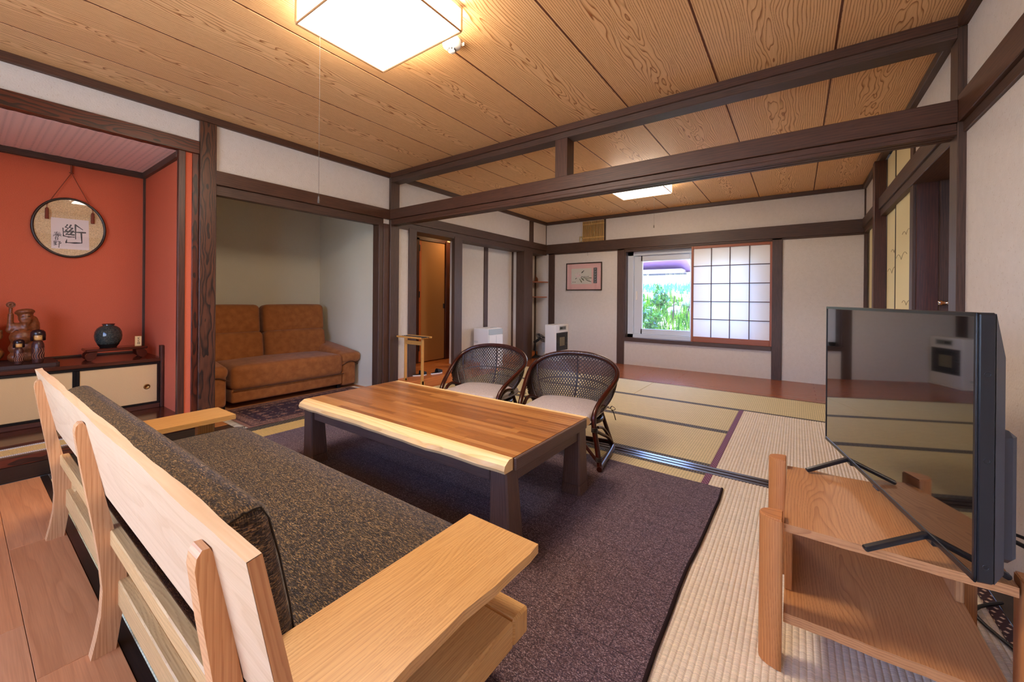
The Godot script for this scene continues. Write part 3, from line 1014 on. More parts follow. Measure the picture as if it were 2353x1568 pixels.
	trim(V(-4.52, 2.0, -0.952), V(W - 0.03, 2.052, -0.925), "dark moulding at the side of the alcove ceiling", M.dark, 0, "moulding")
	trim(V(-4.552, 0.5, -0.952), V(-4.535, 2.0, -0.935), "thin dark strip in the corner of the coral alcove", M.dark, 1, "moulding")
	var tc := structure("trim_%d" % (trims + 1), "pinkish woven ceiling panel over the coral alcove", "panel")
	trims += 1
	var mb := MB.new()
	var rows := 60
	for i in rows:      # rippled bands of the woven panel, running along the alcove
		var xa := lerpf(-4.53, W - 0.03, float(i) / rows)
		var xb := lerpf(-4.53, W - 0.03, float(i + 1) / rows)
		var g := []
		for q in 3:
			var row := PackedVector3Array()
			for p in 91:
				var z := lerpf(-0.93, 1.2, p / 90.0)
				row.append(V(lerpf(xa, xb, q / 2.0), 2.048 - (0.0032 if q == 1 else 0.0) - 0.0016 * sin(p * 2.1 + (i % 2) * PI), z))
			g.append(row)
		mb.grid(g, true, Vector2(0.01, 0.01))
	put(mb.done(), "woven_sheet", mat(C(232, 190, 176), 0.6), tc)
	bx(V(-4.6, 2.056, -1.0), V(W - 0.02, 2.1, 1.2), "backing", M.dark, tc)

# ---------------------------------------------------------------- raised floor of the tokonoma
func make_tokonoma() -> void:
	var s := structure("floor_step", "mat-covered step in front of the coral alcove", "step")
	bx(V(-4.6, 0.0, -0.96), V(W - 0.005, 0.147, 1.2), "lacquer_board", M.lacquer, s, 2)
	bx(V(W, 0.0, -1.04), V(-3.405, 0.12, 1.2), "mat_base", M.dark, s, 2)
	bx(V(W, 0.118, -1.04), V(-3.425, 0.132, 1.2), "mat", M.tatami_old, s, 2)
	bx(V(W, 0.12, -1.04), V(-3.585, 0.1335, 1.2), "border", M.heri_white, s, 2, 0.001)
	bx(V(-3.455, 0.12, -1.04), V(-3.425, 0.1335, 1.2), "border", M.heri_white, s, 2, 0.001)
	bx(V(-3.425, 0.085, -1.04), V(-3.388, 0.134, 1.2), "nosing", M.redwood, s, 2)
	bx(V(-3.405, 0.0, -1.04), V(-3.392, 0.085, 1.2), "riser", M.black_wood, s, 2)

# ---------------------------------------------------------------- window, paper screen, doors
func make_openings() -> void:
	var w := structure("window_1", "white plastic framed window looking onto the garden", "window")
	var z0 := ZF - 0.17
	var z1 := ZF - 0.08
	bx(V(-2.185, 0.365, ZF - 0.17), V(-0.26, 0.42, ZF + 0.03), "sill", M.dark, w, 0)
	bx(V(-2.185, 1.75, ZF - 0.17), V(-0.26, 1.79, ZF + 0.01), "head", M.dark, w, 0)
	bx(V(-2.187, 0.42, ZF - 0.17), V(-2.17, 1.75, ZF + 0.0), "reveal", M.dark, w, 1)
	bx(V(-2.165, 0.41, z0), V(-2.075, 1.76, z1), "frame_stile", M.pvc, w, 1)
	bx(V(-0.36, 0.41, z0), V(-0.27, 1.76, z1), "frame_stile", M.pvc, w, 1)
	bx(V(-2.165, 0.405, z0), V(-0.27, 0.475, z1), "frame_rail", M.pvc, w, 0)
	bx(V(-2.165, 1.69, z0), V(-0.27, 1.76, z1), "frame_rail", M.pvc, w, 0)
	for k in 2:
		var sa := Node3D.new()
		sa.name = "sash"
		w.add_child(sa, true)
		var a: float = [-2.075, -1.22][k]
		var b: float = [-1.16, -0.36][k]
		var zz: float = z1 - 0.035 - 0.035 * k
		bx(V(a, 0.475, zz - 0.03), V(a + 0.13, 1.69, zz), "stile", M.pvc, sa, 1, 0.006)
		bx(V(b - 0.1, 0.475, zz - 0.03), V(b, 1.69, zz), "stile", M.pvc, sa, 1, 0.006)
		bx(V(a + 0.1, 0.475, zz - 0.03), V(b - 0.1, 0.56, zz), "rail", M.pvc, sa, 0, 0.006)
		bx(V(a + 0.1, 1.60, zz - 0.03), V(b - 0.1, 1.69, zz), "rail", M.pvc, sa, 0, 0.006)
		bx(V(a + 0.12, 0.55, zz - 0.018), V(b - 0.09, 1.61, zz - 0.013), "pane", M.glass, sa, -1, 0.0)
		if k == 0:
			bx(V(a + 0.03, 1.0, zz), V(a + 0.055, 1.14, zz + 0.012), "pull", M.warm_white, sa, 1, 0.004)
	# paper screen, slid across the window's other half
	var s := thing("paper_screen", "sliding paper screen of twenty panes in a reddish wooden frame", "screen", V(-0.735, 0.42, ZF + 0.005))
	var hw := 0.482
	bx(V(-hw, 0, -0.012), V(-hw + 0.028, 1.345, 0.014), "stile", M.shoji_wood, s, 1)
	bx(V(hw - 0.028, 0, -0.012), V(hw, 1.345, 0.014), "stile", M.shoji_wood, s, 1)
	bx(V(-hw + 0.028, 0, -0.012), V(hw - 0.028, 0.075, 0.014), "bottom_rail", M.shoji_wood, s, 0)
	bx(V(-hw + 0.028, 1.31, -0.012), V(hw - 0.028, 1.345, 0.014), "top_rail", M.shoji_wood, s, 0)
	var gx := (2 * hw - 0.056) / 4.0
	var gy := 1.235 / 5.0
	for i in range(1, 4):
		bx(V(-hw + 0.028 + i * gx - 0.005, 0.075, -0.004), V(-hw + 0.028 + i * gx + 0.005, 1.31, 0.010), "muntin", M.muntin, s, 1, 0.001)
	for j in range(1, 5):
		bx(V(-hw + 0.028, 0.075 + j * gy - 0.005, -0.003), V(hw - 0.028, 0.075 + j * gy + 0.005, 0.009), "muntin", M.muntin, s, 0, 0.001)
	for i in 4:
		for j in 5:
			var mb := MB.new()
			mb.quad(V(0, 0, 0), V(gx, 0, 0), V(gx, gy, 0), V(0, gy, 0))
			put(mb.done(), "paper_pane", M.paper, s, V(-hw + 0.028 + i * gx, 0.075 + j * gy, -0.006))
	# passage door with its frame and hinges
	var d := structure("door_1", "brown textured door with three hinges across the passage", "door")
	bx(V(-4.31, 0.1, -3.742), V(-4.25, 1.84, -3.69), "jamb", M.redwood, d, 1)
	bx(V(-4.31, 0.1, -4.325), V(-4.235, 1.84, -4.24), "jamb", M.redwood, d, 1)
	bx(V(-4.31, 1.81, -4.28), V(-4.25, 1.87, -3.69), "head", M.redwood, d, 2)
	var leaf := bx(V(-4.295, 0.112, -4.238), V(-4.26, 1.806, -3.744), "leaf", tri(bump(mat(C(176, 122, 66), 0.7), T.plaster_n, 0.6), 3.0), d)
	bx(V(-0.018, 0, 0.205), V(0.02, 1.69, 0.246), "edge_strip", M.wainscot, leaf, 1)
	for y in [0.31, 1.054, 1.70]:
		bx(V(-4.262, y - 0.045, -3.755), V(-4.248, y + 0.045, -3.732), "hinge", M.black_metal, d)
	bx(V(-4.262, 0.855, -4.225), V(-4.244, 0.925, -4.208), "handle", M.black_metal, d)
	# recessed door beyond the television
	d = structure("door_2", "pale wooden door in the recess beyond the television", "door")
	bx(V(0.79, 0, -3.72), V(0.83, 1.79, -2.9), "leaf", M.door_wood, d, 1)
	var kn := MB.new()
	kn.xf = Transform3D(Basis(V(0, 0, 1), PI / 2), V(0.79, 1.0, -3.66))
	kn.lathe(PackedVector2Array([Vector2(0, 0.055), Vector2(0.016, 0.055), Vector2(0.017, 0.04), Vector2(0.01, 0.034), Vector2(0.009, 0.012), Vector2(0.02, 0.008), Vector2(0.02, 0)]), 20)
	put(kn.done(), "knob", M.chrome, d)
	# closet doors
	var fz := [[-4.46, -3.82, 0.0], [-4.935, -4.45, 0.012], [-5.9, -5.03, 0.0], [-6.075, -5.89, 0.012]]
	var names := ["nearest the door recess", "with one drawn bird, next to the middle closet post", "past the middle closet post", "in the far corner of the closet wall"]
	for i in 4:
		var f: Array = fz[i]
		d = structure("door_%d" % (i + 3), "cream papered closet door " + names[i], "door")
		var x: float = XR + 0.012 + f[2]
		bx(V(x, 0.02, f[0] + 0.015), V(x + 0.012, 1.79, f[1] - 0.015), "paper_face", M.fusuma if i < 2 else M.fusuma_plain, d, 1, 0.0)
		bx(V(x - 0.004, 0.02, f[0]), V(x + 0.014, 1.79, f[0] + 0.016), "stile", M.black_wood, d, 1, 0.002)
		bx(V(x - 0.004, 0.02, f[1] - 0.016), V(x + 0.014, 1.79, f[1]), "stile", M.black_wood, d, 1, 0.002)
		if i < 2:      # gulls brushed across the paper
			for b in [[0.24, 1.50, 0.13], [0.40, 1.33, 0.19], [0.22, 0.98, 0.14]]:
				var zc: float = lerpf(f[1], f[0], b[0] * (1.6 if i == 0 else 1.2))
				var yc: float = b[1] - 0.08 * i
				var mb := MB.new()
				var pts := []
				for t in 13:
					var q := -1.0 + t / 6.0
					pts.append(V(x - 0.0008, yc + b[2] * (absf(q) * 0.9 - q * q * 0.75) * 0.9, zc - q * b[2]))
				mb.tube(curve(pts, 1), 0.0022, 4)
				put(mb.done(), "brushed_gull", M.gull, d)
	# small closet doors above the rail
	for i in 2:
		var f: Array = fz[i]
		d = structure("door_%d" % (i + 7), "small cream papered cupboard door above the rail, " + ["nearer the beam", "nearer the window wall"][i], "door")
		bx(V(XR + 0.012 + f[2], 1.965, f[0] + 0.01), V(XR + 0.03 + f[2], 2.3, f[1] - 0.01), "paper_face", M.fusuma_plain, d, 1, 0.0)
		bx(V(XR + 0.006 + f[2], 1.965, f[0]), V(XR + 0.03 + f[2], 2.3, f[0] + 0.012), "stile", M.black_wood, d, 1, 0.002)
		bx(V(XR + 0.006 + f[2], 1.965, f[1] - 0.012), V(XR + 0.03 + f[2], 2.3, f[1]), "stile", M.black_wood, d, 1, 0.002)
# ---------------------------------------------------------------- furniture
func flat_xf(y: float) -> Transform3D:      # polygon x,y -> world x,-z ; extrusion -> up
	return Transform3D(Basis(V(1, 0, 0), V(0, 0, -1), V(0, 1, 0)), V(0, y, 0))

func side_xf(x: float) -> Transform3D:      # polygon (x,y) -> world (z,y) ; extrusion -> -x
	return Transform3D(Basis(V(0, 0, 1), V(0, 1, 0), V(-1, 0, 0)), V(x, 0, 0))

func at_xf(p: Vector3, rx := 0.0, ry := 0.0, rz := 0.0) -> Transform3D:
	return Transform3D(Basis.from_euler(V(rx, ry, rz)), p)

func soft(size: Vector3, r: float, puff: Vector3, xf: Transform3D, called: String, m: Material, parent: Node3D, flats := 4) -> MeshInstance3D:
	var mb := MB.new()
	mb.softbox(size, r, puff, flats)
	var o := put(mb.done(), called, m, parent)
	o.transform = xf
	return o

func carpet() -> void:
	var o := thing("carpet", "large dark brown flecked carpet under the low table", "carpet", V(-1.69, 0, -1.45))
	var p := PackedVector2Array([Vector2(-3.073, 0.55)])
	for k in 13:
		p.append(Vector2(-0.313 + 0.007 * sin(k * 0.7 + 0.5) - 0.002 * sin(k * 2.1), lerpf(0.55, 2.365, k / 12.0)))
	for k in 9:
		p.append(Vector2(lerpf(-0.6, -3.073, k / 8.0), 2.368 + 0.007 * sin(k * 1.3)))
	var q := PackedVector2Array()
	for a in p: q.append(a - Vector2(-1.69, 1.45))
	var mb := MB.new()
	mb.xf = flat_xf(0)
	mb.prism(q, 0.001, 0.009)
	put(mb.done(), "pile", M.carpet, o)
	var e := PackedVector3Array()
	for k in range(1, 14):
		e.append(V(q[k].x - 0.004, 0.0065, -q[k].y))
	mb = MB.new()
	mb.tube(e, 0.0065, 6)
	put(mb.done(), "binding", M.carpet_edge, o)

func low_table() -> void:
	var o := thing("low_table", "low table of laminated brown strips with a pale live edge", "table", V(-1.655, 0, -1.585))
	var hx := 0.765
	var hz := 0.37
	var top := Node3D.new()
	top.name = "tabletop"
	o.add_child(top)
	# strips laid along x, butted end to end
	var g := RandomNumberGenerator.new()
	g.seed = 5
	var n := 21
	var w := (2 * hz - 0.09) / n
	for r in n:
		var x := -hx
		var nxt := -hx + g.randf_range(0.25, 0.75)
		while x < hx - 0.01:
			if nxt > hx - 0.15: nxt = hx
			var z := -hz + 0.045 + r * w
			bx(V(x, 0.345, z), V(nxt - 0.0002, 0.385, z + w - 0.0002), "strip", M.strips[g.randi() % 6], top, 0, 0.0004)
			x = nxt
			nxt += g.randf_range(0.4, 0.95)
	# live edges of pale sapwood
	var nw := nz(16, 0.05, 3)
	for s in [-1.0, 1.0]:
		var gr := []
		for i in 41:
			var x := lerpf(-hx, hx, i / 40.0)
			var b := 0.010 * nw.get_noise_1d(i * 1.2 + s * 90.0) + 0.003 * nw.get_noise_1d(i * 5.0 + 300.0 * s)
			var zi := hz - 0.046
			var sec := [V(x, 0.338, zi), V(x, 0.338, hz + 0.012 + b), V(x, 0.350, hz + 0.016 + b), V(x, 0.368, hz + 0.008 + b * 0.5), V(x, 0.381, hz - 0.012 + b * 0.6), V(x, 0.3848, hz - 0.02 + b * 0.4), V(x, 0.3848, zi)]
			var row := PackedVector3Array()
			for p: Vector3 in sec:
				row.append(V(p.x, p.y, p.z * s))
			gr.append(row)
		var mb := MB.new()
		mb.smooth(false)
		for i in 40:
			for j in 6:
				var a: Vector3 = gr[i][j]; var b: Vector3 = gr[i + 1][j]; var c: Vector3 = gr[i + 1][j + 1]; var d: Vector3 = gr[i][j + 1]
				var u := [Vector2(a.x, j * 0.02), Vector2(b.x, j * 0.02), Vector2(c.x, j * 0.02 + 0.02), Vector2(d.x, j * 0.02 + 0.02)]
				if s > 0: mb.quad(a, b, c, d, u[0], u[1], u[2], u[3])
				else: mb.quad(a, d, c, b, u[0], u[3], u[2], u[1])
		for e in [0, 40]:
			var r: PackedVector3Array = gr[e]
			for j in range(1, 6):
				if (e == 40) == (s > 0): mb.tri(r[0], r[j + 1], r[j])
				else: mb.tri(r[0], r[j], r[j + 1])
		put(mb.done(), "live_edge", M.sap, top)
	bx(V(hx, 0.335, -hz + 0.05), V(hx + 0.012, 0.384, hz - 0.05), "end_board", M.walnut, top, 2)
	bx(V(-hx - 0.012, 0.335, -hz + 0.05), V(-hx, 0.384, hz - 0.05), "end_board", M.walnut, top, 2)
	for s in [-1.0, 1.0]:
		bx(V(-hx + 0.1, 0.275, s * (hz - 0.04) - 0.012), V(hx - 0.1, 0.345, s * (hz - 0.04) + 0.012), "apron", M.walnut, o, 0)
		bx(V(s * (hx - 0.03) - 0.012, 0.275, -hz + 0.06), V(s * (hx - 0.03) + 0.012, 0.345, hz - 0.06), "apron", M.walnut, o, 2)
	for sx in [-1.0, 1.0]:
		for sz in [-1.0, 1.0]:
			var mb := MB.new()
			leg_taper(mb, V(sx * (hx - 0.05), 0.345, sz * (hz - 0.055)), V(sx * (hx - 0.045), 0.058, sz * (hz - 0.068)), 0.04, 0.05)
			var lg := put(mb.done(), "leg", M.walnut, o)
			mb = MB.new()
			leg_taper(mb, V(sx * (hx - 0.045), 0.056, sz * (hz - 0.068)), V(sx * (hx - 0.044), 0.0095, sz * (hz - 0.07)), 0.0505, 0.053)
			put(mb.done(), "foot_extension", M.walnut, lg)

func leg_taper(mb: MB, a: Vector3, b: Vector3, ra: float, rb: float) -> void:
	var p := []
	for e in [[b, rb], [a, ra]]:
		var c: Vector3 = e[0]
		var r: float = e[1]
		var k := r * 0.86
		p.append([c + V(-k, 0, r), c + V(k, 0, r), c + V(r, 0, k), c + V(r, 0, -k), c + V(k, 0, -r), c + V(-k, 0, -r), c + V(-r, 0, -k), c + V(-r, 0, k)])
	for i in 8:
		var j := (i + 1) % 8
		mb.quad(p[0][i], p[0][j], p[1][j], p[1][i], Vector2(0, i * 0.05), Vector2(0, i * 0.05 + 0.05), Vector2(0.3, i * 0.05 + 0.05), Vector2(0.3, i * 0.05))
	for i in range(1, 7):
		mb.tri(p[1][0], p[1][i], p[1][i + 1])
		mb.tri(p[0][0], p[0][i + 1], p[0][i])

func bench_sofa() -> void:
	var o := thing("bench_sofa", "wooden bench sofa with dark tweed cushions, seen from behind", "sofa", V(-1.555, 0, -0.5))
	var off := V(1.555, 0, 0.5)
	# curved back legs
	var outline := [Vector2(-0.188, 0.632), Vector2(-0.198, 0.55), Vector2(-0.212, 0.45), Vector2(-0.226, 0.35), Vector2(-0.237, 0.26), Vector2(-0.243, 0.18), Vector2(-0.240, 0.11), Vector2(-0.231, 0.05), Vector2(-0.221, 0.0),
		Vector2(-0.271, 0.0), Vector2(-0.280, 0.07), Vector2(-0.289, 0.14), Vector2(-0.2925, 0.20), Vector2(-0.283, 0.26), Vector2(-0.266, 0.34), Vector2(-0.247, 0.44), Vector2(-0.230, 0.54), Vector2(-0.212, 0.64), Vector2(-0.205, 0.656), Vector2(-0.196, 0.657), Vector2(-0.190, 0.648)]
	for x in [-2.47, -1.56, -0.65]:
		var mb := MB.new()
		var pp := PackedVector2Array()
		for q in outline: pp.append(q + Vector2(0.5, 0))
		# grain runs up the leg: swap axes of the uv by building lying down
		mb.xf = side_xf(x + 1.555)
		var body := PackedVector2Array(pp)
		mb.prism(body, 0.0, 0.034, false, true, Vector2(x, 0.05), true)
		put(mb.done(), "back_leg", M.oak_leg, o)
	# back plank: leaning board with an uneven top
	var nw := nz(15, 0.05, 3)
	var g := []
	var n := 60
	for i in n + 1:
		var x := lerpf(-2.6, -0.525, float(i) / n) + 1.555
		var wv := 0.0045 * nw.get_noise_1d(i * 1.5) + 0.0015 * nw.get_noise_1d(i * 5.0 + 200.0)
		var t := 0.020
		g.append(PackedVector3Array([V(x, 0.445, 0.5 - 0.2475), V(x, 0.688 + wv * 0.6, 0.5 - 0.199 + wv), V(x, 0.691 + wv * 0.6, 0.5 - 0.199 - t - wv * 0.4), V(x, 0.448, 0.5 - 0.2475 - t), V(x, 0.445, 0.5 - 0.2475)]))
	var mb2 := MB.new()
	var vv := [0.0, 0.25, 0.27, 0.52, 0.54]
	for i in n:
		for j in 4:
			var a: Vector3 = g[i][j]; var b: Vector3 = g[i + 1][j]; var c: Vector3 = g[i + 1][j + 1]; var d: Vector3 = g[i][j + 1]
			mb2.quad(a, b, c, d, Vector2(a.x, vv[j]), Vector2(b.x, vv[j]), Vector2(b.x, vv[j + 1]), Vector2(a.x, vv[j + 1]))
	put(mb2.done(), "back_plank", M.pale, o)
	for e in [[0, -1], [n, 1]]:
		var mb := MB.new()
		var r: PackedVector3Array = g[e[0]]
		var d := V(0.0015 * e[1], 0, 0)
		if e[1] > 0: mb.quad(r[0] + d, r[3] + d, r[2] + d, r[1] + d, Vector2(0, 0), Vector2(0, 0.02), Vector2(0.25, 0.02), Vector2(0.25, 0))
		else: mb.quad(r[0] + d, r[1] + d, r[2] + d, r[3] + d, Vector2(0, 0), Vector2(0.25, 0), Vector2(0.25, 0.02), Vector2(0, 0.02))
		put(mb.done(), "plank_end", M.oak_leg, o)
	# rails between the legs
	for r in [[0.122, 0.192, -0.287, 0.026], [0.300, 0.342, -0.270, 0.026]]:
		bx(V(-2.47, r[0], r[2] - 0.013) + off, V(-0.65, r[1], r[2] + 0.013) + off, "back_rail", M.oak, o, 0, 0.003)
	# seat frame and front legs
	bx(V(-2.55, 0.155, -0.853) + off, V(-0.55, 0.222, -0.79) + off, "front_rail", M.oak, o, 0, 0.006)
	for x in [[-2.55, -2.41], [-0.70, -0.55]]:
		bx(V(x[0], 0.155, -0.79) + off, V(x[1], 0.222, -0.29) + off, "side_rail", M.oak, o, 2, 0.006)
	for k in 6:
		var z0 := -0.79 + k * 0.082
		bx(V(-2.41, 0.19, z0 + 0.002) + off, V(-0.70, 0.212, z0 + 0.078) + off, "seat_slat", M.oak, o, 0, 0.003)
	for x in [-2.43, -1.57, -0.675]:
		bx(V(x - 0.02, 0.0095, -0.845) + off, V(x + 0.02, 0.156, -0.80) + off, "front_leg", M.oak_leg, o, 1, 0.004)
	# arms: boards with one wavy outer edge
	for s in [-1.0, 1.0]:
		var pp := PackedVector2Array()
		var inner := 0.805
		pp.append(Vector2(s * inner, -0.352)); pp.append(Vector2(s * inner, 0.168 - 0.35 + 0.02 - 0.0))
		pp = PackedVector2Array([Vector2(s * inner, -0.19), Vector2(s * inner, 0.352)])
		for k in 13:
			pp.append(Vector2(s * (1.036 + 0.004 * sin(k * 0.7) + 0.0018 * sin(k * 1.9)), lerpf(0.348, -0.19, k / 12.0)))
		var mb := MB.new()
		mb.xf = flat_xf(0)
		mb.prism(pp, 0.368, 0.3905, false, false, Vector2(0.3 * s, 0.1 * s), true)
		put(mb.done(), "arm_board", M.oak_arm, o)
		bx(V(s * 0.86 - 0.02, 0.222, -0.27), V(s * 0.86 + 0.02, 0.369, -0.2), "arm_support", M.oak, o, 1)
		bx(V(s * 0.86 - 0.02, 0.222, 0.12), V(s * 0.86 + 0.02, 0.369, 0.18), "arm_support", M.oak, o, 1)
	# cushions
	var sc := soft(V(1.59, 0.115, 0.575), 0.034, V(0, 0.008, 0.006), at_xf(V(0, 0.279, -0.09)), "seat_cushion", M.tweed, o, 8)
	piping(sc, V(1.59, 0.115, 0.575), 0.034)
	var bc := soft(V(1.61, 0.33, 0.085), 0.034, V(0, 0.006, 0.012), at_xf(V(0, 0.474, 0.183), 0.19), "back_cushion", M.tweed, o, 8)
	piping(bc, V(1.61, 0.33, 0.085), 0.034)

func piping(parent: Node3D, s: Vector3, r: float) -> void:      # welt round each end of a cushion
	for sx in [-1.0, 1.0]:
		var pts := []
		var hy := s.y / 2 - 0.007; var hz := s.z / 2 - 0.007
		var c := r * 0.9
		for k in [[-hy, -hz + c], [-hy, hz - c], [-hy + c, hz], [hy - c, hz], [hy, hz - c], [hy, -hz + c], [hy - c, -hz], [-hy + c, -hz]]:
			pts.append(V(sx * (s.x / 2 - r * 0.36), k[0], k[1]))
		var mb := MB.new()
		mb.tube(curve(pts, 3, true), 0.002, 5, true)
		put(mb.done(), "piping", M.tweed_dark, parent)

func brown_sofa() -> void:
	var at := V(-4.45, 0, -1.93)
	var o := thing("leather_sofa", "two-seat tan brown suede sofa in the niche", "sofa", at)
	soft(V(0.60, 0.22, 1.06), 0.05, V(0, 0.018, 0.0), at_xf(V(0.13, 0.272, -0.02)), "seat_cushion", M.suede, o, 6)
	soft(V(0.56, 0.125, 1.05), 0.02, Vector3(), at_xf(V(0.13, 0.115, -0.02)), "front_panel", M.suede, o)
	var mb := MB.new()
	mb.tube(PackedVector3Array([V(0.43, 0.172, -0.55), V(0.432, 0.17, 0), V(0.43, 0.172, 0.5)]), 0.005, 6)
	put(mb.done(), "seam", M.piping, o)
	for k in 2:
		var z: float = [0.355, -0.32][k]
		var wz: float = [0.62, 0.66][k]
		soft(V(0.17, 0.36, wz), 0.055, V(0.02, 0.0, 0.0), at_xf(V(-0.155, 0.46, z * 0.97 - 0.0), 0, 0, 0.16), "back_cushion", M.suede, o)
		soft(V(0.17, 0.315, wz + 0.005), 0.05, V(0.018, 0.006, 0.0), at_xf(V(-0.235, 0.757, z), 0, 0, 0.1), "head_cushion", M.suede, o)
	for s in [-1.0, 1.0]:
		var z: float = 0.625 if s > 0 else -0.63
		var a := soft(V(0.74, 0.33, 0.17), 0.035, Vector3(), at_xf(V(0.04, 0.195, z)), "arm", M.suede, o)
		soft(V(0.80, 0.115, 0.235), 0.05, V(0, 0.012, 0), at_xf(V(-0.005, 0.185, s * 0.022), 0, 0, -0.13), "arm_pad", M.suede, a)
		var sm := MB.new()
		sm.tube(curve([V(0.372, 0.06, -0.10), V(0.385, 0.105, 0.0), V(0.372, 0.06, 0.10)], 5), 0.0045, 5)
		put(sm.done(), "seam", M.piping, a)
	for sx in [-1, 1]:
		for sz in [-1, 1]:
			bx(V(0.1 + sx * 0.22 - 0.02, 0.0, sz * 0.55 - 0.02), V(0.1 + sx * 0.22 + 0.02, 0.06, sz * 0.55 + 0.02), "foot", M.black_metal, o)
	soft(V(0.12, 0.8, 1.24), 0.04, Vector3(), at_xf(V(-0.335, 0.43, 0.0), 0, 0, 0.06), "back_shell", M.suede, o)

func sofa_rug() -> void:
	var o := thing("patterned_rug", "small reddish patterned rug in front of the suede sofa", "rug", V(-3.79, 0, -1.94))
	var mb := MB.new()
	var nx := 14; var nzz := 22
	var hgt := func_h
	var g := []
	for i in nzz + 1:
		var row := PackedVector3Array()
		for j in nx + 1:
			var z := lerpf(0.64, -0.64, float(i) / nzz)
			var x := lerpf(0.415, -0.26, float(j) / nx) + 0.006 * sin(i * 0.9) * (1.0 if j == 0 else 0.0)
			row.append(V(x, 0.007 + hgt * sin(i * 0.8 + j * 0.3) * 0.5, z))
		g.append(row)
	for i in nzz:
		for j in nx:
			var u0 := Vector2((0.0 + i) / nzz * 1.28, float(j) / nx * 0.84)
			var u1 := Vector2((1.0 + i) / nzz * 1.28, float(j + 1) / nx * 0.84)
			mb.smooth(true)
			mb.quad(g[i][j], g[i + 1][j], g[i + 1][j + 1], g[i][j + 1], u0, Vector2(u1.x, u0.y), u1, Vector2(u0.x, u1.y))
	mb.box(V(-0.258, 0.0, -0.638), V(0.413, 0.0045, 0.638), 2, 0.0)
	put(mb.done(), "pile", M.persian, o)
	mb = MB.new()
	var r := RandomNumberGenerator.new()
	r.seed = 4
	for s in [-1.0, 1.0]:
		for k in 150:
			var x := lerpf(-0.25, 0.41, k / 149.0)
			var dx := r.randf_range(-0.012, 0.012)
			mb.tube(PackedVector3Array([V(x, 0.006, s * 0.638), V(x + dx * 0.5, 0.007, s * 0.665), V(x + dx, 0.003, s * 0.69)]), 0.0016, 3)
	var fr := put(mb.done(), "fringe", M.fringe, o)
	fr.set_meta("kind", "stuff")
const func_h := 0.003

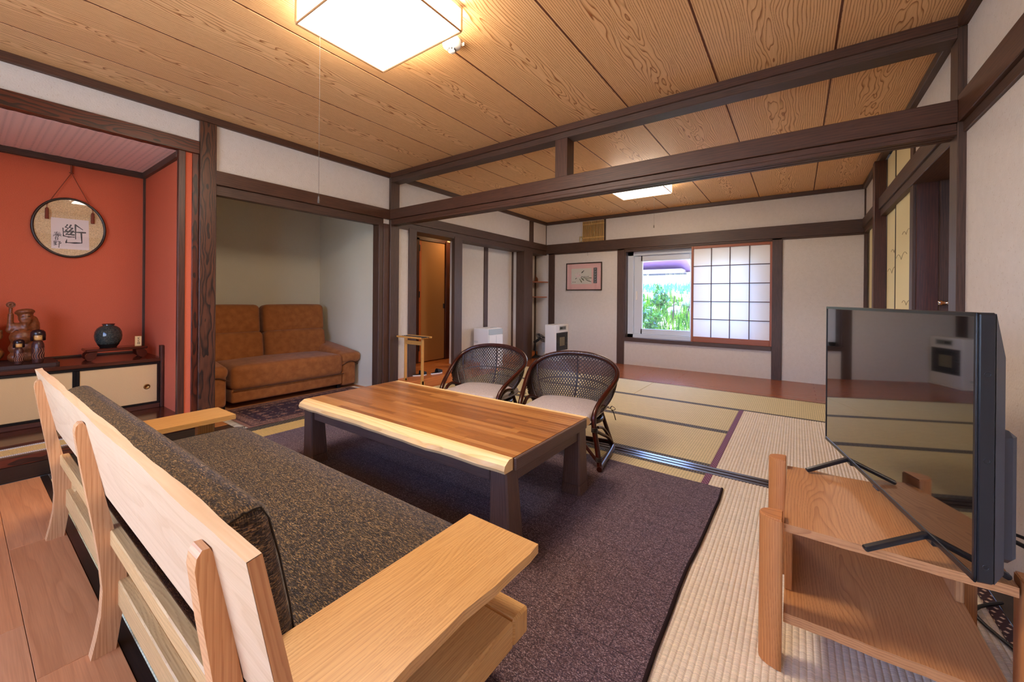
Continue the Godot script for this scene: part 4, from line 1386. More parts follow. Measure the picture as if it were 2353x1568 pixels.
# ---------------------------------------------------------------- rattan chairs
func rattan_chair(label: String, at: Vector3, turn: float) -> void:
	var o := thing("rattan_chair", label, "chair", at, turn, "rattan armchairs behind the low table")
	var right := [V(0.292, 0.015, 0.205), V(0.272, 0.13, 0.195), V(0.252, 0.235, 0.188), V(0.247, 0.30, 0.178), V(0.256, 0.355, 0.13), V(0.277, 0.405, 0.05), V(0.300, 0.452, -0.04), V(0.309, 0.495, -0.115), V(0.285, 0.54, -0.175), V(0.215, 0.582, -0.212), V(0.11, 0.606, -0.228)]
	var hoop := right.duplicate()
	hoop.append(V(0, 0.612, -0.233))
	for k in range(right.size() - 1, -1, -1):
		var p: Vector3 = right[k]
		hoop.append(V(-p.x, p.y, p.z))
	var hc := curve(hoop, 5)
	var mb := MB.new()
	mb.tube(hc, 0.0155, 9)
	put(mb.done(), "hoop_frame", M.rattan, o)
	for s in [-1.0, 1.0]:
		mb = MB.new()      # inner loop of the arm, running down into the leg
		mb.tube(curve([V(s * 0.262, 0.13, 0.18), V(s * 0.246, 0.22, 0.165), V(s * 0.24, 0.29, 0.135), V(s * 0.245, 0.325, 0.08), V(s * 0.25, 0.325, 0.01), V(s * 0.238, 0.295, -0.07), V(s * 0.20, 0.262, -0.13)], 5), 0.012, 8)
		put(mb.done(), "arm_brace", M.rattan, o)
		mb = MB.new()      # runner on the floor
		mb.tube(curve([V(s * 0.296, 0.016, 0.228), V(s * 0.288, 0.016, 0.1), V(s * 0.275, 0.016, -0.12), V(s * 0.262, 0.02, -0.19), V(s * 0.235, 0.03, -0.215)], 5), 0.016, 9)
		put(mb.done(), "runner", M.rattan, o)
		mb = MB.new()
		mb.tube(curve([V(s * 0.262, 0.03, -0.185), V(s * 0.235, 0.13, -0.16), V(s * 0.2, 0.25, -0.14)], 5), 0.0135, 8)
		put(mb.done(), "back_leg", M.rattan, o)
		mb = MB.new()
		mb.tube(curve([V(s * 0.245, 0.205, 0.14), V(s * 0.252, 0.16, 0.04), V(s * 0.26, 0.10, -0.09), V(s * 0.262, 0.035, -0.18)], 5), 0.0105, 8)
		put(mb.done(), "side_brace", M.rattan, o)
		mb = MB.new()
		mb.tube(curve([V(s * 0.247, 0.215, 0.10), V(s * 0.25, 0.185, 0.0), V(s * 0.255, 0.13, -0.08), V(s * 0.265, 0.05, -0.165)], 5), 0.009, 8)
		put(mb.done(), "side_brace", M.rattan, o)
		mb = MB.new()
		mb.tube(curve([V(s * 0.285, 0.04, 0.198), V(s * 0.2, 0.12, 0.185), V(s * 0.12, 0.2, 0.17)], 4), 0.010, 8)
		put(mb.done(), "front_brace", M.rattan, o)
		for y in [0.052, 0.215]:
			mb = MB.new()
			for q in 4:
				mb.tube(ring_pts(V(s * (0.2855 - (y - 0.05) * 0.19), y + q * 0.007, 0.2 - (y - 0.05) * 0.08), 0.0175), 0.0036, 4, true)
			put(mb.done(), "cane_binding", M.rattan_dark, o)
	mb = MB.new()
	mb.tube(curve([V(-0.235, 0.03, -0.215), V(0, 0.022, -0.225), V(0.235, 0.03, -0.215)], 6), 0.015, 9)
	put(mb.done(), "back_runner", M.rattan, o)
	# seat ring and woven seat
	var ring := []
	for k in 16:
		var a := TAU * k / 16
		ring.append(V(0.235 * cos(a) * (1.0 - 0.06 * sin(a)), 0.232, 0.185 * sin(a)))
	mb = MB.new()
	mb.tube(curve(ring, 3, true), 0.013, 8, true)
	put(mb.done(), "seat_ring", M.rattan_dark, o)
	mb = MB.new()
	for k in 26:
		var x := lerpf(-0.225, 0.225, k / 25.0)
		var h := 0.185 * sqrt(maxf(0.02, 1.0 - pow(x / 0.235, 2)))
		mb.tube(PackedVector3Array([V(x, 0.235, -h), V(x, 0.222, 0), V(x, 0.235, h)]), 0.005, 4)
	for k in 20:
		var z := lerpf(-0.175, 0.175, k / 19.0)
		var h := 0.235 * sqrt(maxf(0.02, 1.0 - pow(z / 0.185, 2)))
		mb.tube(PackedVector3Array([V(-h, 0.232, z), V(0, 0.218, z), V(h, 0.232, z)]), 0.005, 4)
	put(mb.done(), "woven_seat", M.rattan_dark, o).set_meta("kind", "stuff")
	# woven back: open diamond lattice between the hoop and the seat
	var lat := []
	var ns := 49; var nt := 9
	for i in ns:
		var s := lerpf(-1.0, 1.0, i / 48.0)
		var hp := hc[int(lerpf(6.0 * 5, (hc.size() - 1) - 6.0 * 5, (s + 1) / 2.0))]
		var a := s * 1.5
		var bp := V(-sin(a) * 0.235, 0.262 + 0.02 * absf(s), -cos(a) * 0.165 + 0.01)
		var row := PackedVector3Array()
		for j in nt:
			var t := j / float(nt - 1)
			var p := bp.lerp(hp, t)
			var out := V(p.x, 0, p.z + 0.02).normalized() * 0.028 * sin(PI * t)
			row.append(p + out)
		lat.append(row)
	mb = MB.new()
	for dir in [-1, 1]:
		for k2 in range(-18, 66):
			var pts := PackedVector3Array()
			for j in range(0, 17):
				var t := j / 16.0
				var s: float = k2 * 1.0 + dir * t * 13.0 + (0.0 if dir > 0 else 13.0)
				if s < 0.0 or s > ns - 1.001: continue
				pts.append(lat_at(lat, s, t * (nt - 1)))
			if pts.size() > 2:
				mb.tube(pts, 0.0043, 4)
	for t in [0.06, 0.5, 0.94]:
		var pts := PackedVector3Array()
		for i in ns: pts.append(lat_at(lat, minf(i, ns - 1.001), t * (nt - 1.001)))
		mb.tube(pts, 0.004, 4)
	put(mb.done(), "woven_back", M.rattan_dark, o).set_meta("kind", "stuff")
	for s in [5.0, 9.0, 24.0, 39.0, 43.0]:
		mb = MB.new()
		var pts := PackedVector3Array()
		for j in nt: pts.append(lat_at(lat, s, minf(j, nt - 1.001)) + V(0, 0, 0.002))
		mb.tube(pts, 0.006, 6)
		put(mb.done(), "back_rib", M.rattan_dark, o)
	# loops that tie the weave to the hoop
	mb = MB.new()
	for i in range(1, ns - 1):
		for h in 2:
			var q := lat_at(lat, i + h * 0.5, nt - 1.001)
			mb.tube(PackedVector3Array([q + V(0, -0.022, 0.0), q + V(0, -0.006, 0.014), q + V(0, 0.012, 0.012)]), 0.003, 4)
	put(mb.done(), "hoop_lashing", M.rattan_dark, o).set_meta("kind", "stuff")
	# cushion with piping and tie
	var cu := soft(V(0.46, 0.062, 0.40), 0.029, V(0, 0.012, 0), at_xf(V(0, 0.278, 0.005)), "cushion", M.seat_cloth, o, 6)
	mb = MB.new()
	mb.tube(curve([V(-0.2, -0.008, -0.2), V(0.2, -0.008, -0.2), V(0.23, -0.008, -0.17), V(0.23, -0.008, 0.17), V(0.2, -0.008, 0.2), V(-0.2, -0.008, 0.2), V(-0.23, -0.008, 0.17), V(-0.23, -0.008, -0.17)], 3, true), 0.0035, 5, true)
	put(mb.done(), "piping", M.seat_cloth, cu)
	mb = MB.new()
	mb.tube(curve([V(0.2, 0.27, -0.17), V(0.245, 0.262, -0.19), V(0.26, 0.24, -0.21), V(0.275, 0.18, -0.225)], 4), 0.006, 5, false, 0.4)
	mb.tube(curve([V(0.245, 0.262, -0.19), V(0.255, 0.275, -0.205), V(0.275, 0.255, -0.215), V(0.25, 0.245, -0.2)], 4), 0.005, 5, false, 0.4)
	put(mb.done(), "tie", M.rattan_dark, cu, -cu.position)

func lat_at(lat: Array, s: float, t: float) -> Vector3:
	var i := clampi(int(s), 0, lat.size() - 2)
	var j := clampi(int(t), 0, lat[0].size() - 2)
	var fs := clampf(s - i, 0.0, 1.0)
	var ft := clampf(t - j, 0.0, 1.0)
	var a: Vector3 = lat[i][j]; var b: Vector3 = lat[i + 1][j]; var c: Vector3 = lat[i][j + 1]; var d: Vector3 = lat[i + 1][j + 1]
	return a.lerp(b, fs).lerp(c.lerp(d, fs), ft)

func ring_pts(c: Vector3, r: float, n := 8) -> PackedVector3Array:
	var p := PackedVector3Array()
	for k in n:
		p.append(c + V(cos(TAU * k / n) * r, 0, sin(TAU * k / n) * r))
	return p

# ---------------------------------------------------------------- television and its stand
func tv_stand() -> void:
	var o := thing("tv_stand", "two-tier solid wooden stand with half-log posts under the television", "stand", V(0.185, 0, -1.57))
	for sx in [-1.0, 1.0]:
		for sz in [-1.0, 1.0]:
			var p := PackedVector2Array()      # half-round log, flat side inwards
			for k in 11:
				var a := PI / 2 + PI * k / 10.0
				p.append(Vector2(sx * (0.212 - 0.055 * cos(a)) , sz * 0.235 + 0.036 * sin(a)))
			var h := 0.416 if sz > 0 else 0.408
			var mb := MB.new()
			mb.xf = flat_xf(0)
			mb.prism(p, 0.0, h - 0.004, true, true)
			var q := PackedVector2Array()
			var mid := Vector2(sx * 0.235, sz * 0.235)
			for v in p: q.append(mid + (v - mid) * 0.93)
			mb.prism(q, h - 0.004, h, false, true)
			put(mb.done(), "post", M.pine_post, o)
	for y in [[0.366, 0.388, 0.235], [0.118, 0.144, 0.235]]:
		var p := PackedVector2Array()
		for k in 25:
			p.append(Vector2(lerpf(-0.209, 0.209, k / 24.0), -0.238 - 0.0015 * sin(k * 0.6 + y[0] * 9) - 0.0008 * sin(k * 1.9)))
		for k in 25:
			p.append(Vector2(lerpf(0.209, -0.209, k / 24.0), 0.24 + 0.004 * sin(k * 0.7)))
		var mb := MB.new()
		mb.xf = flat_xf(0)
		mb.prism(p, y[0], y[1], false, false, Vector2(0.1 + y[0], 0.25 + y[0] * 0.3), true)
		put(mb.done(), "shelf", M.pine, o)
	bx(V(-0.209, 0.144, -0.22), V(-0.19, 0.366, 0.13), "side_panel", M.pine, o, 1)
	bx(V(0.19, 0.144, -0.22), V(0.209, 0.366, -0.1), "side_panel", M.pine, o, 1)

func television() -> void:
	var o := thing("television", "black flat television standing at an angle on the wooden stand", "television", V(0.197, 0.389, -1.615), -1.353)
	var w := 0.446
	var y0 := 0.056
	var y1 := 0.592
	# casing with chamfered rear
	var mb := MB.new()
	mb.box(V(-w, y0, -0.028), V(w, y1, 0.0), -1, 0.004)
	put(mb.done(), "casing", M.black_plastic, o)
	mb = MB.new()
	var f := [V(-w + 0.002, y0 + 0.002, -0.027), V(w - 0.002, y0 + 0.002, -0.027), V(w - 0.002, y1 - 0.002, -0.027), V(-w + 0.002, y1 - 0.002, -0.027)]
	var b := [V(-w + 0.03, y0 + 0.012, -0.055), V(w - 0.03, y0 + 0.012, -0.055), V(w - 0.03, y1 - 0.09, -0.055), V(-w + 0.03, y1 - 0.09, -0.055)]
	for i in 4:
		var j := (i + 1) % 4
		mb.quad(f[j], f[i], b[i], b[j])
	mb.quad(b[1], b[0], b[3], b[2])
	put(mb.done(), "rear_shell", M.grey_plastic, o)
	mb = MB.new()
	mb.box(V(-0.36, y0 + 0.015, -0.098), V(0.38, y0 + 0.29, -0.05), -1, 0.012)
	put(mb.done(), "rear_housing", M.grey_plastic, o)
	mb = MB.new()
	mb.box(V(-w + 0.008, y0 + 0.014, -0.004), V(w - 0.008, y1 - 0.008, 0.0012), -1, 0.0003)
	put(mb.done(), "screen", M.screen, o)
	for e in [[V(-w, y0, -0.001), V(-w + 0.008, y1, 0.0032)], [V(w - 0.008, y0, -0.001), V(w, y1, 0.0032)], [V(-w, y1 - 0.009, -0.001), V(w, y1, 0.0032)], [V(-w, y0, -0.001), V(w, y0 + 0.014, 0.0032)]]:
		mb = MB.new()
		mb.box(e[0], e[1], -1, 0.0015)
		put(mb.done(), "bezel", M.black_plastic, o)
	mb = MB.new()
	mb.box(V(-0.012, y0 - 0.007, -0.006), V(0.018, y0 + 0.001, 0.003), -1, 0.002)
	put(mb.done(), "sensor", M.grey_plastic, o)
	for y in [0.09, 0.3, 0.47]:      # screws sunk in the near edge
		mb = MB.new()
		mb.xf = Transform3D(Basis(V(0, 0, 1), -PI / 2), V(w - 0.0018, y, -0.014))
		mb.lathe(PackedVector2Array([Vector2(0.0055, 0.0), Vector2(0.0055, 0.0022), Vector2(0.004, 0.0024), Vector2(0.0035, 0.0006), Vector2(0, 0.0006)]), 14)
		put(mb.done(), "screw", M.black_metal, o)
	for x in [-0.215, 0.275]:
		mb = MB.new()
		mb.bar(V(x, y0 + 0.004, 0.0), V(x + 0.02, 0.006, 0.125), 0.018, 0.012, 0.003)
		mb.bar(V(x, y0 + 0.004, -0.02), V(x + 0.02, 0.006, -0.13), 0.018, 0.012, 0.003)
		mb.box(V(x - 0.02, y0 - 0.012, -0.03), V(x + 0.025, y0 + 0.004, 0.002), -1, 0.003)
		put(mb.done(), "foot", M.black_plastic, o)

func furniture() -> void:
	carpet()
	low_table()
	bench_sofa()
	brown_sofa()
	sofa_rug()
	rattan_chair("rattan armchair with grey cushion nearer the television", V(-1.235, 0.0095, -2.345), 0.12)
	rattan_chair("rattan armchair with grey cushion nearer the passage doorway", V(-1.955, 0.0095, -2.345), 0.14)
	tv_stand()
	television()
func more_materials() -> void:
	M.muntin = tmat(T.dark, 2.4, 0.3, 0.5, C(255, 214, 190))
	M.rim = mat(C(44, 28, 22), 0.3)
	M.tassel = mat(C(128, 60, 36), 0.8)
	M.black_lacquer = mat(C(24, 20, 18), 0.25)
	M.door_paper = tri(bump(mat(C(208, 170, 118), 0.85, 0.2), T.plaster_n, 0.3), 2.0)
	M.doll_body = tri(mat(Color.WHITE, 0.35), 9.0)
	M.doll_body.albedo_texture = noise_tex(44, 0.02, 256, false, 1.0, ramp(C(44, 22, 22), C(104, 58, 44)), 3)
	M.doll_hair = mat(C(40, 24, 26), 0.25)
	M.doll_face = mat(C(226, 166, 92), 0.4)
	M.doll_line = mat(C(176, 116, 84), 0.5)
	M.carved = tri(mat(C(150, 84, 44), 0.4), 6.0)
	M.carved.albedo_texture = noise_tex(45, 0.03, 256, false, 1.0, ramp(C(170, 160, 150), C(255, 255, 255)), 3)
	M.carved_pale = tri(mat(C(176, 116, 58), 0.4), 6.0)
	M.carved_pale.albedo_texture = M.carved.albedo_texture
	M.rough_board = tmat(T.dark, 2.4, 0.3, 0.6, C(190, 160, 150))
	M.lacquer_red = tmat(T.dark, 2.4, 0.3, 0.15, C(255, 150, 130))
	M.glaze = tri(mat(Color.WHITE, 0.12), 2.6)
	M.glaze.albedo_texture = speckle(256, 256, 92, [C(34, 40, 40), C(56, 64, 60), C(92, 96, 84), C(22, 24, 26), C(130, 120, 96)], [4, 3, 1.5, 3, 0.5])
	M.bamboo = mat(C(206, 166, 100), 0.5)
	M.black_cloth = mat(C(24, 26, 30), 0.8)
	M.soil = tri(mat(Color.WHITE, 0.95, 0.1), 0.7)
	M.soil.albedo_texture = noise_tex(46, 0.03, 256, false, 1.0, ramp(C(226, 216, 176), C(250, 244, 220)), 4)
	M.grass = mat(Color.WHITE, 0.7, 0.2)
	M.grass.vertex_color_use_as_albedo = true
	M.grass.backlight_enabled = true
	M.grass.backlight = C(150, 170, 110)
	M.bark = mat(C(64, 54, 44), 0.9)
	M.rock = tri(mat(Color.WHITE, 0.9, 0.2), 1.5)
	M.rock.albedo_texture = noise_tex(47, 0.02, 256, false, 1.0, ramp(C(150, 154, 158), C(220, 222, 222)), 4)
	M.purple = mat(C(132, 96, 148), 0.4)
	M.shed_wall = mat(C(150, 130, 140), 0.8)
	M.oak_leg_v = tmat(T.oak_leg, 0.9, 0.3, 0.4)
	M.oak_leg_v.uv1_scale = Vector3(1.0 / 0.3, 1.0 / 0.9, 1.0)
	M.oak_arm = tmat(T.oak, 1.6, 0.4, 0.38)
	M.tweed_dark = mat(C(40, 34, 32), 0.9)
	M.fusuma = mat(C(226, 212, 164), 0.8, 0.2)
	M.fusuma_plain = mat(C(226, 212, 164), 0.8, 0.2)
	M.gull = mat(C(168, 152, 118), 0.8)
	M.lit = mat(C(255, 250, 242), 0.5)
	M.lit.emission_enabled = true
	M.lit.emission = C(255, 246, 232)
	M.lit.emission_energy_multiplier = 2.2
	M.lit_warm = mat(C(255, 230, 190), 0.5)
	M.lit_warm.emission_enabled = true
	M.lit_warm.emission = C(255, 220, 170)
	M.lit_warm.emission_energy_multiplier = 2.0

func make_lamps() -> void:
	ceiling_lamp(V(-1.5525, 0, -1.12), "square white ceiling light nearer the viewer with a long pull cord", V(-0.262, 0, 0.135), 0.775, 3.1)
	ceiling_lamp(V(-1.46, 0, -4.56), "square white ceiling light over the far room", V(0.15, 0, 0.0), 0.4, 1.75)
	# passage lamp, above the doorway and out of sight
	var o := thing("passage_light", "small round ceiling light in the passage behind the doorway", "light", V(-3.95, 2.12, -4.35))
	var mb := MB.new()
	mb.lathe(PackedVector2Array([Vector2(0, 0), Vector2(0.1, 0), Vector2(0.1, -0.02), Vector2(0.08, -0.05), Vector2(0, -0.06)]), 24)
	put(mb.done(), "shade", M.lit_warm, o)
	glow(o, V(0, -0.072, 0), V(-PI / 2, 0, 0), Vector2(0.16, 0.16), 0.4, C(255, 214, 160))

func glow(parent: Node3D, at: Vector3, turn: Vector3, size: Vector2, energy: float, col: Color) -> void:
	var l := AreaLight3D.new()
	l.name = "lamp_glow"
	l.area_size = size
	l.area_normalize_energy = true
	l.light_energy = energy
	l.light_color = col
	l.shadow_enabled = true
	parent.add_child(l, true)
	l.position = at
	l.rotation = turn

func ceiling_lamp(at: Vector3, label: String, cord: Vector3, drop: float, e: float) -> void:
	var o := thing("ceiling_light", label, "light", at + V(0, 2.225, 0), 0.0, "")
	bx(V(-0.285, 0.006, -0.23), V(0.285, 0.112, 0.23), "shade", M.lit, o, -1, 0.002)
	for sx in [-1, 1]:
		bx(V(sx * 0.288 - 0.004, 0, -0.234), V(sx * 0.288 + 0.004, 0.008, 0.234), "frame_bar", M.lamp_wood, o)
		for sz in [-1, 1]:
			bx(V(sx * 0.288 - 0.004, 0.008, sz * 0.233 - 0.004), V(sx * 0.288 + 0.004, 0.115, sz * 0.233 + 0.004), "frame_post", M.lamp_wood, o)
	for sz in [-1, 1]:
		bx(V(-0.284, 0, sz * 0.233 - 0.004), V(0.284, 0.008, sz * 0.233 + 0.004), "frame_bar", M.lamp_wood, o)
	bx(V(-0.2, 0.112, -0.16), V(0.2, 0.125, 0.16), "mount", M.white_plastic, o)
	var mb := MB.new()
	mb.tube(PackedVector3Array([cord, cord + V(0, -drop, 0)]), 0.0008, 5)
	put(mb.done(), "pull_cord", M.cord, o)
	mb = MB.new()
	mb.tube(PackedVector3Array([cord + V(0, -drop + 0.02, 0), cord + V(0, -drop, 0), cord + V(0, -drop - 0.012, 0)]), PackedFloat32Array([0.003, 0.005, 0.004]), 8)
	put(mb.done(), "cord_knob", M.cord, o)
	var col := C(255, 238, 216)
	glow(o, V(0, -0.012, 0), V(-PI / 2, 0, 0), Vector2(0.56, 0.45), e, col)
	for s in [-1.0, 1.0]:
		glow(o, V(0, 0.06, s * 0.243), V(0, 0.0 if s < 0 else PI, 0), Vector2(0.56, 0.1), e * 0.24 * SIDE, col)
		glow(o, V(s * 0.298, 0.06, 0), V(0, -PI / 2 if s > 0 else PI / 2, 0), Vector2(0.45, 0.1), e * 0.19 * SIDE, col)
const SIDE := 0.55
# ---------------------------------------------------------------- small things
func stroke(im: Image, pts: Array, r: float, col: Color) -> void:
	for i in pts.size() - 1:
		var a: Vector2 = pts[i]; var b: Vector2 = pts[i + 1]
		var n := int(a.distance_to(b) / 0.7) + 1
		for k in n + 1:
			var p := a.lerp(b, float(k) / n)
			var rr := r * (0.85 + 0.3 * sin(3.0 * (i + float(k) / n) + a.x))
			for y in range(int(p.y - rr), int(p.y + rr) + 2):
				for x in range(int(p.x - rr), int(p.x + rr) + 2):
					if Vector2(x, y).distance_to(p) < rr and x >= 0 and y >= 0 and x < im.get_width() and y < im.get_height():
						im.set_pixel(x, y, col)

func tex_quad(called: String, im: Image, parent: Node3D, o: Vector3, right: Vector3, up: Vector3, rough := 0.7) -> MeshInstance3D:
	var mb := MB.new()
	mb.quad(o, o + right, o + right + up, o + up, Vector2(0, 1), Vector2(1, 1), Vector2(1, 0), Vector2(0, 0))
	var m := mat(Color.WHITE, rough, 0.3)
	m.albedo_texture = ImageTexture.create_from_image(im)
	return put(mb.done(), called, m, parent)

func speckle(w: int, h: int, s: int, cols: Array, weights: Array) -> ImageTexture:
	return tex(w, h, flecks(w, h, s, cols, weights, 1, 2))

func round_frame() -> void:
	var o := thing("hanging_calligraphy", "oval framed calligraphy on cork hanging in the coral alcove", "calligraphy", V(-4.545, 1.516, -0.515))
	var rz := 0.188; var ry := 0.221
	var disc := PackedVector2Array()
	var ring := PackedVector3Array()
	for k in 48:
		var a := TAU * k / 48
		disc.append(Vector2(-sin(a) * rz, cos(a) * ry))
		ring.append(V(0.018, cos(a) * ry, sin(a) * rz))
	# polygon x -> -z, y -> y, extrusion -> +x
	var fx := Transform3D(Basis(V(0, 0, -1), V(0, 1, 0), V(1, 0, 0)), Vector3())
	var mb := MB.new()
	mb.xf = fx
	mb.prism(disc, 0.0, 0.014)
	var cork := tmat(speckle(256, 256, 91, [C(228, 190, 130), C(212, 170, 110), C(240, 208, 152), C(140, 100, 60)], [4, 3, 3, 0.9]), 0.3, 0.3, 0.9)
	put(mb.done(), "cork_board", cork, o)
	mb = MB.new()
	mb.tube(ring, 0.0085, 8, true)
	put(mb.done(), "rim", M.rim, o)
	mb = MB.new()
	mb.xf = fx
	var dg := PackedVector2Array()
	for p in disc: dg.append(p * 0.975)
	mb.prism(dg, 0.0195, 0.0205)
	put(mb.done(), "glass", M.glass, o)
	# the written sheet
	var im := Image.create(320, 300, false, Image.FORMAT_RGB8)
	im.fill(C(232, 212, 200))
	var ink := C(38, 34, 36)
	var P := func_p
	var zz := [
		[[525, 890], [530, 1010], [600, 1024], [685, 1020]], [[588, 832], [562, 868], [602, 884], [562, 926], [612, 938], [566, 986], [612, 984]],
		[[640, 832], [616, 868], [662, 880], [616, 924], [672, 924], [622, 984], [684, 985]], [[535, 948], [680, 938]],
		[[705, 820], [705, 1050]], [[706, 820], [812, 890]], [[690, 940], [850, 935]], [[790, 940], [797, 1108]], [[797, 1108], [680, 1116], [566, 1115], [576, 1070]]]
	for s in zz:
		var q := []
		for p in s: q.append(Vector2((p[0] - 358) * 320.0 / 548, (p[1] - 732) * 300.0 / 490) * P)
		stroke(im, q, 6.4, ink)
	var sm := [
		[[405, 966], [480, 960]], [[398, 984], [486, 978]], [[388, 1004], [498, 998]], [[442, 950], [424, 996], [388, 1024]], [[446, 990], [500, 1022]], [[422, 1012], [460, 1010], [460, 1030], [422, 1032], [422, 1012]],
		[[416, 1046], [450, 1044], [450, 1084], [416, 1086], [416, 1046]], [[416, 1064], [450, 1063]],
		[[396, 1104], [428, 1102], [428, 1128], [396, 1130], [396, 1104]], [[412, 1102], [414, 1160]], [[392, 1144], [434, 1140]], [[390, 1168], [436, 1156]], [[446, 1108], [484, 1106], [462, 1130], [496, 1126], [470, 1150]], [[466, 1130], [464, 1200], [452, 1190]]]
	for s in sm:
		var q := []
		for p in s: q.append(Vector2((p[0] - 358) * 320.0 / 548, (p[1] - 732) * 300.0 / 490) * P)
		stroke(im, q, 2.6, ink)
	tex_quad("written_sheet", im, o, V(0.0155, -0.165, 0.094), V(0, 0.004, -0.196), V(0, 0.232, 0.004))
	# cord, knot and tassels
	var top := V(0.012, 0.482, -0.005)
	for s in [-1.0, 1.0]:
		mb = MB.new()
		mb.tube(PackedVector3Array([top + V(0, -0.06, 0), V(0.02, 0.155, s * 0.118)]), 0.0022, 5)
		put(mb.done(), "cord", M.tassel, o)
		mb = MB.new()
		mb.tube(PackedVector3Array([V(0.028, 0.155, s * 0.118), V(0.03, 0.13, s * 0.118)]), 0.002, 5)
		mb.tube(PackedVector3Array([V(0.03, 0.135, s * 0.118), V(0.03, 0.125, s * 0.118), V(0.03, 0.05, s * 0.118)]), PackedFloat32Array([0.004, 0.0095, 0.0105]), 8)
		put(mb.done(), "tassel", M.tassel, o)
	mb = MB.new()
	mb.tube(PackedVector3Array([top, top + V(0, -0.06, 0)]), 0.006, 6)
	mb.tube(PackedVector3Array([top + V(0.004, -0.062, -0.012), top + V(0.006, -0.06, 0.012)]), 0.004, 6)
	put(mb.done(), "hanging_loop", M.tassel, o)
const func_p := Vector2(1, 1)

func alcove_cabinet() -> void:
	var o := thing("alcove_cabinet", "low cabinet with cream sliding doors in the coral alcove", "cabinet", V(-4.265, 0.147, 0.02))
	var fx := 0.285
	bx(V(-0.28, 0.0, -0.965), V(fx - 0.02, 0.35, 0.96), "body", M.dark, o, 2)
	bx(V(-0.284, 0.353, -0.965), V(fx, 0.378, 0.96), "top_board", M.lacquer, o, 2)
	bx(V(-0.284, 0.378, -0.965), V(-0.268, 0.392, 0.96), "back_strip", M.dark, o, 2)
	bx(V(fx - 0.05, 0.0, -0.966), V(fx + 0.005, 0.474, -0.947), "end_board", M.toko_red, o, 1)
	bx(V(fx - 0.022, 0.032, -0.945), V(fx - 0.004, 0.05, 0.96), "lower_rail", M.black_lacquer, o, 2)
	bx(V(fx - 0.022, 0.333, -0.945), V(fx - 0.004, 0.352, 0.96), "upper_rail", M.black_lacquer, o, 2)
	bx(V(fx - 0.022, 0.0, -0.945), V(fx - 0.002, 0.032, 0.96), "plinth", M.toko_red, o, 2)
	var dz := [[-0.945, -0.506], [-0.506, -0.03], [-0.03, 0.44], [0.44, 0.93]]
	for i in 4:
		var d := Node3D.new()
		d.name = "door"
		o.add_child(d, true)
		var x := fx - 0.016 + (0.004 if i % 2 == 0 else 0.0)
		bx(V(x - 0.008, 0.05, dz[i][0] + 0.016), V(x, 0.333, dz[i][1] - 0.014), "paper_face", M.door_paper, d, 2, 0.0)
		bx(V(x - 0.008, 0.05, dz[i][0]), V(x + 0.004, 0.333, dz[i][0] + 0.017), "stile", M.black_lacquer, d, 1, 0.001)
		bx(V(x - 0.008, 0.05, dz[i][1] - 0.017), V(x + 0.004, 0.333, dz[i][1]), "stile", M.black_lacquer, d, 1, 0.001)
		var kz: float = dz[i][0] + 0.075 if i % 2 == 0 else dz[i][1] - 0.075
		var mb := MB.new()
		mb.xf = Transform3D(Basis(V(0, 0, 1), -PI / 2), V(x, 0.168, kz))
		mb.lathe(PackedVector2Array([Vector2(0, 0.001), Vector2(0.010, 0.001), Vector2(0.011, 0.003), Vector2(0.018, 0.004), Vector2(0.02, 0.0)]), 20)
		put(mb.done(), "finger_pull", M.brass, d)

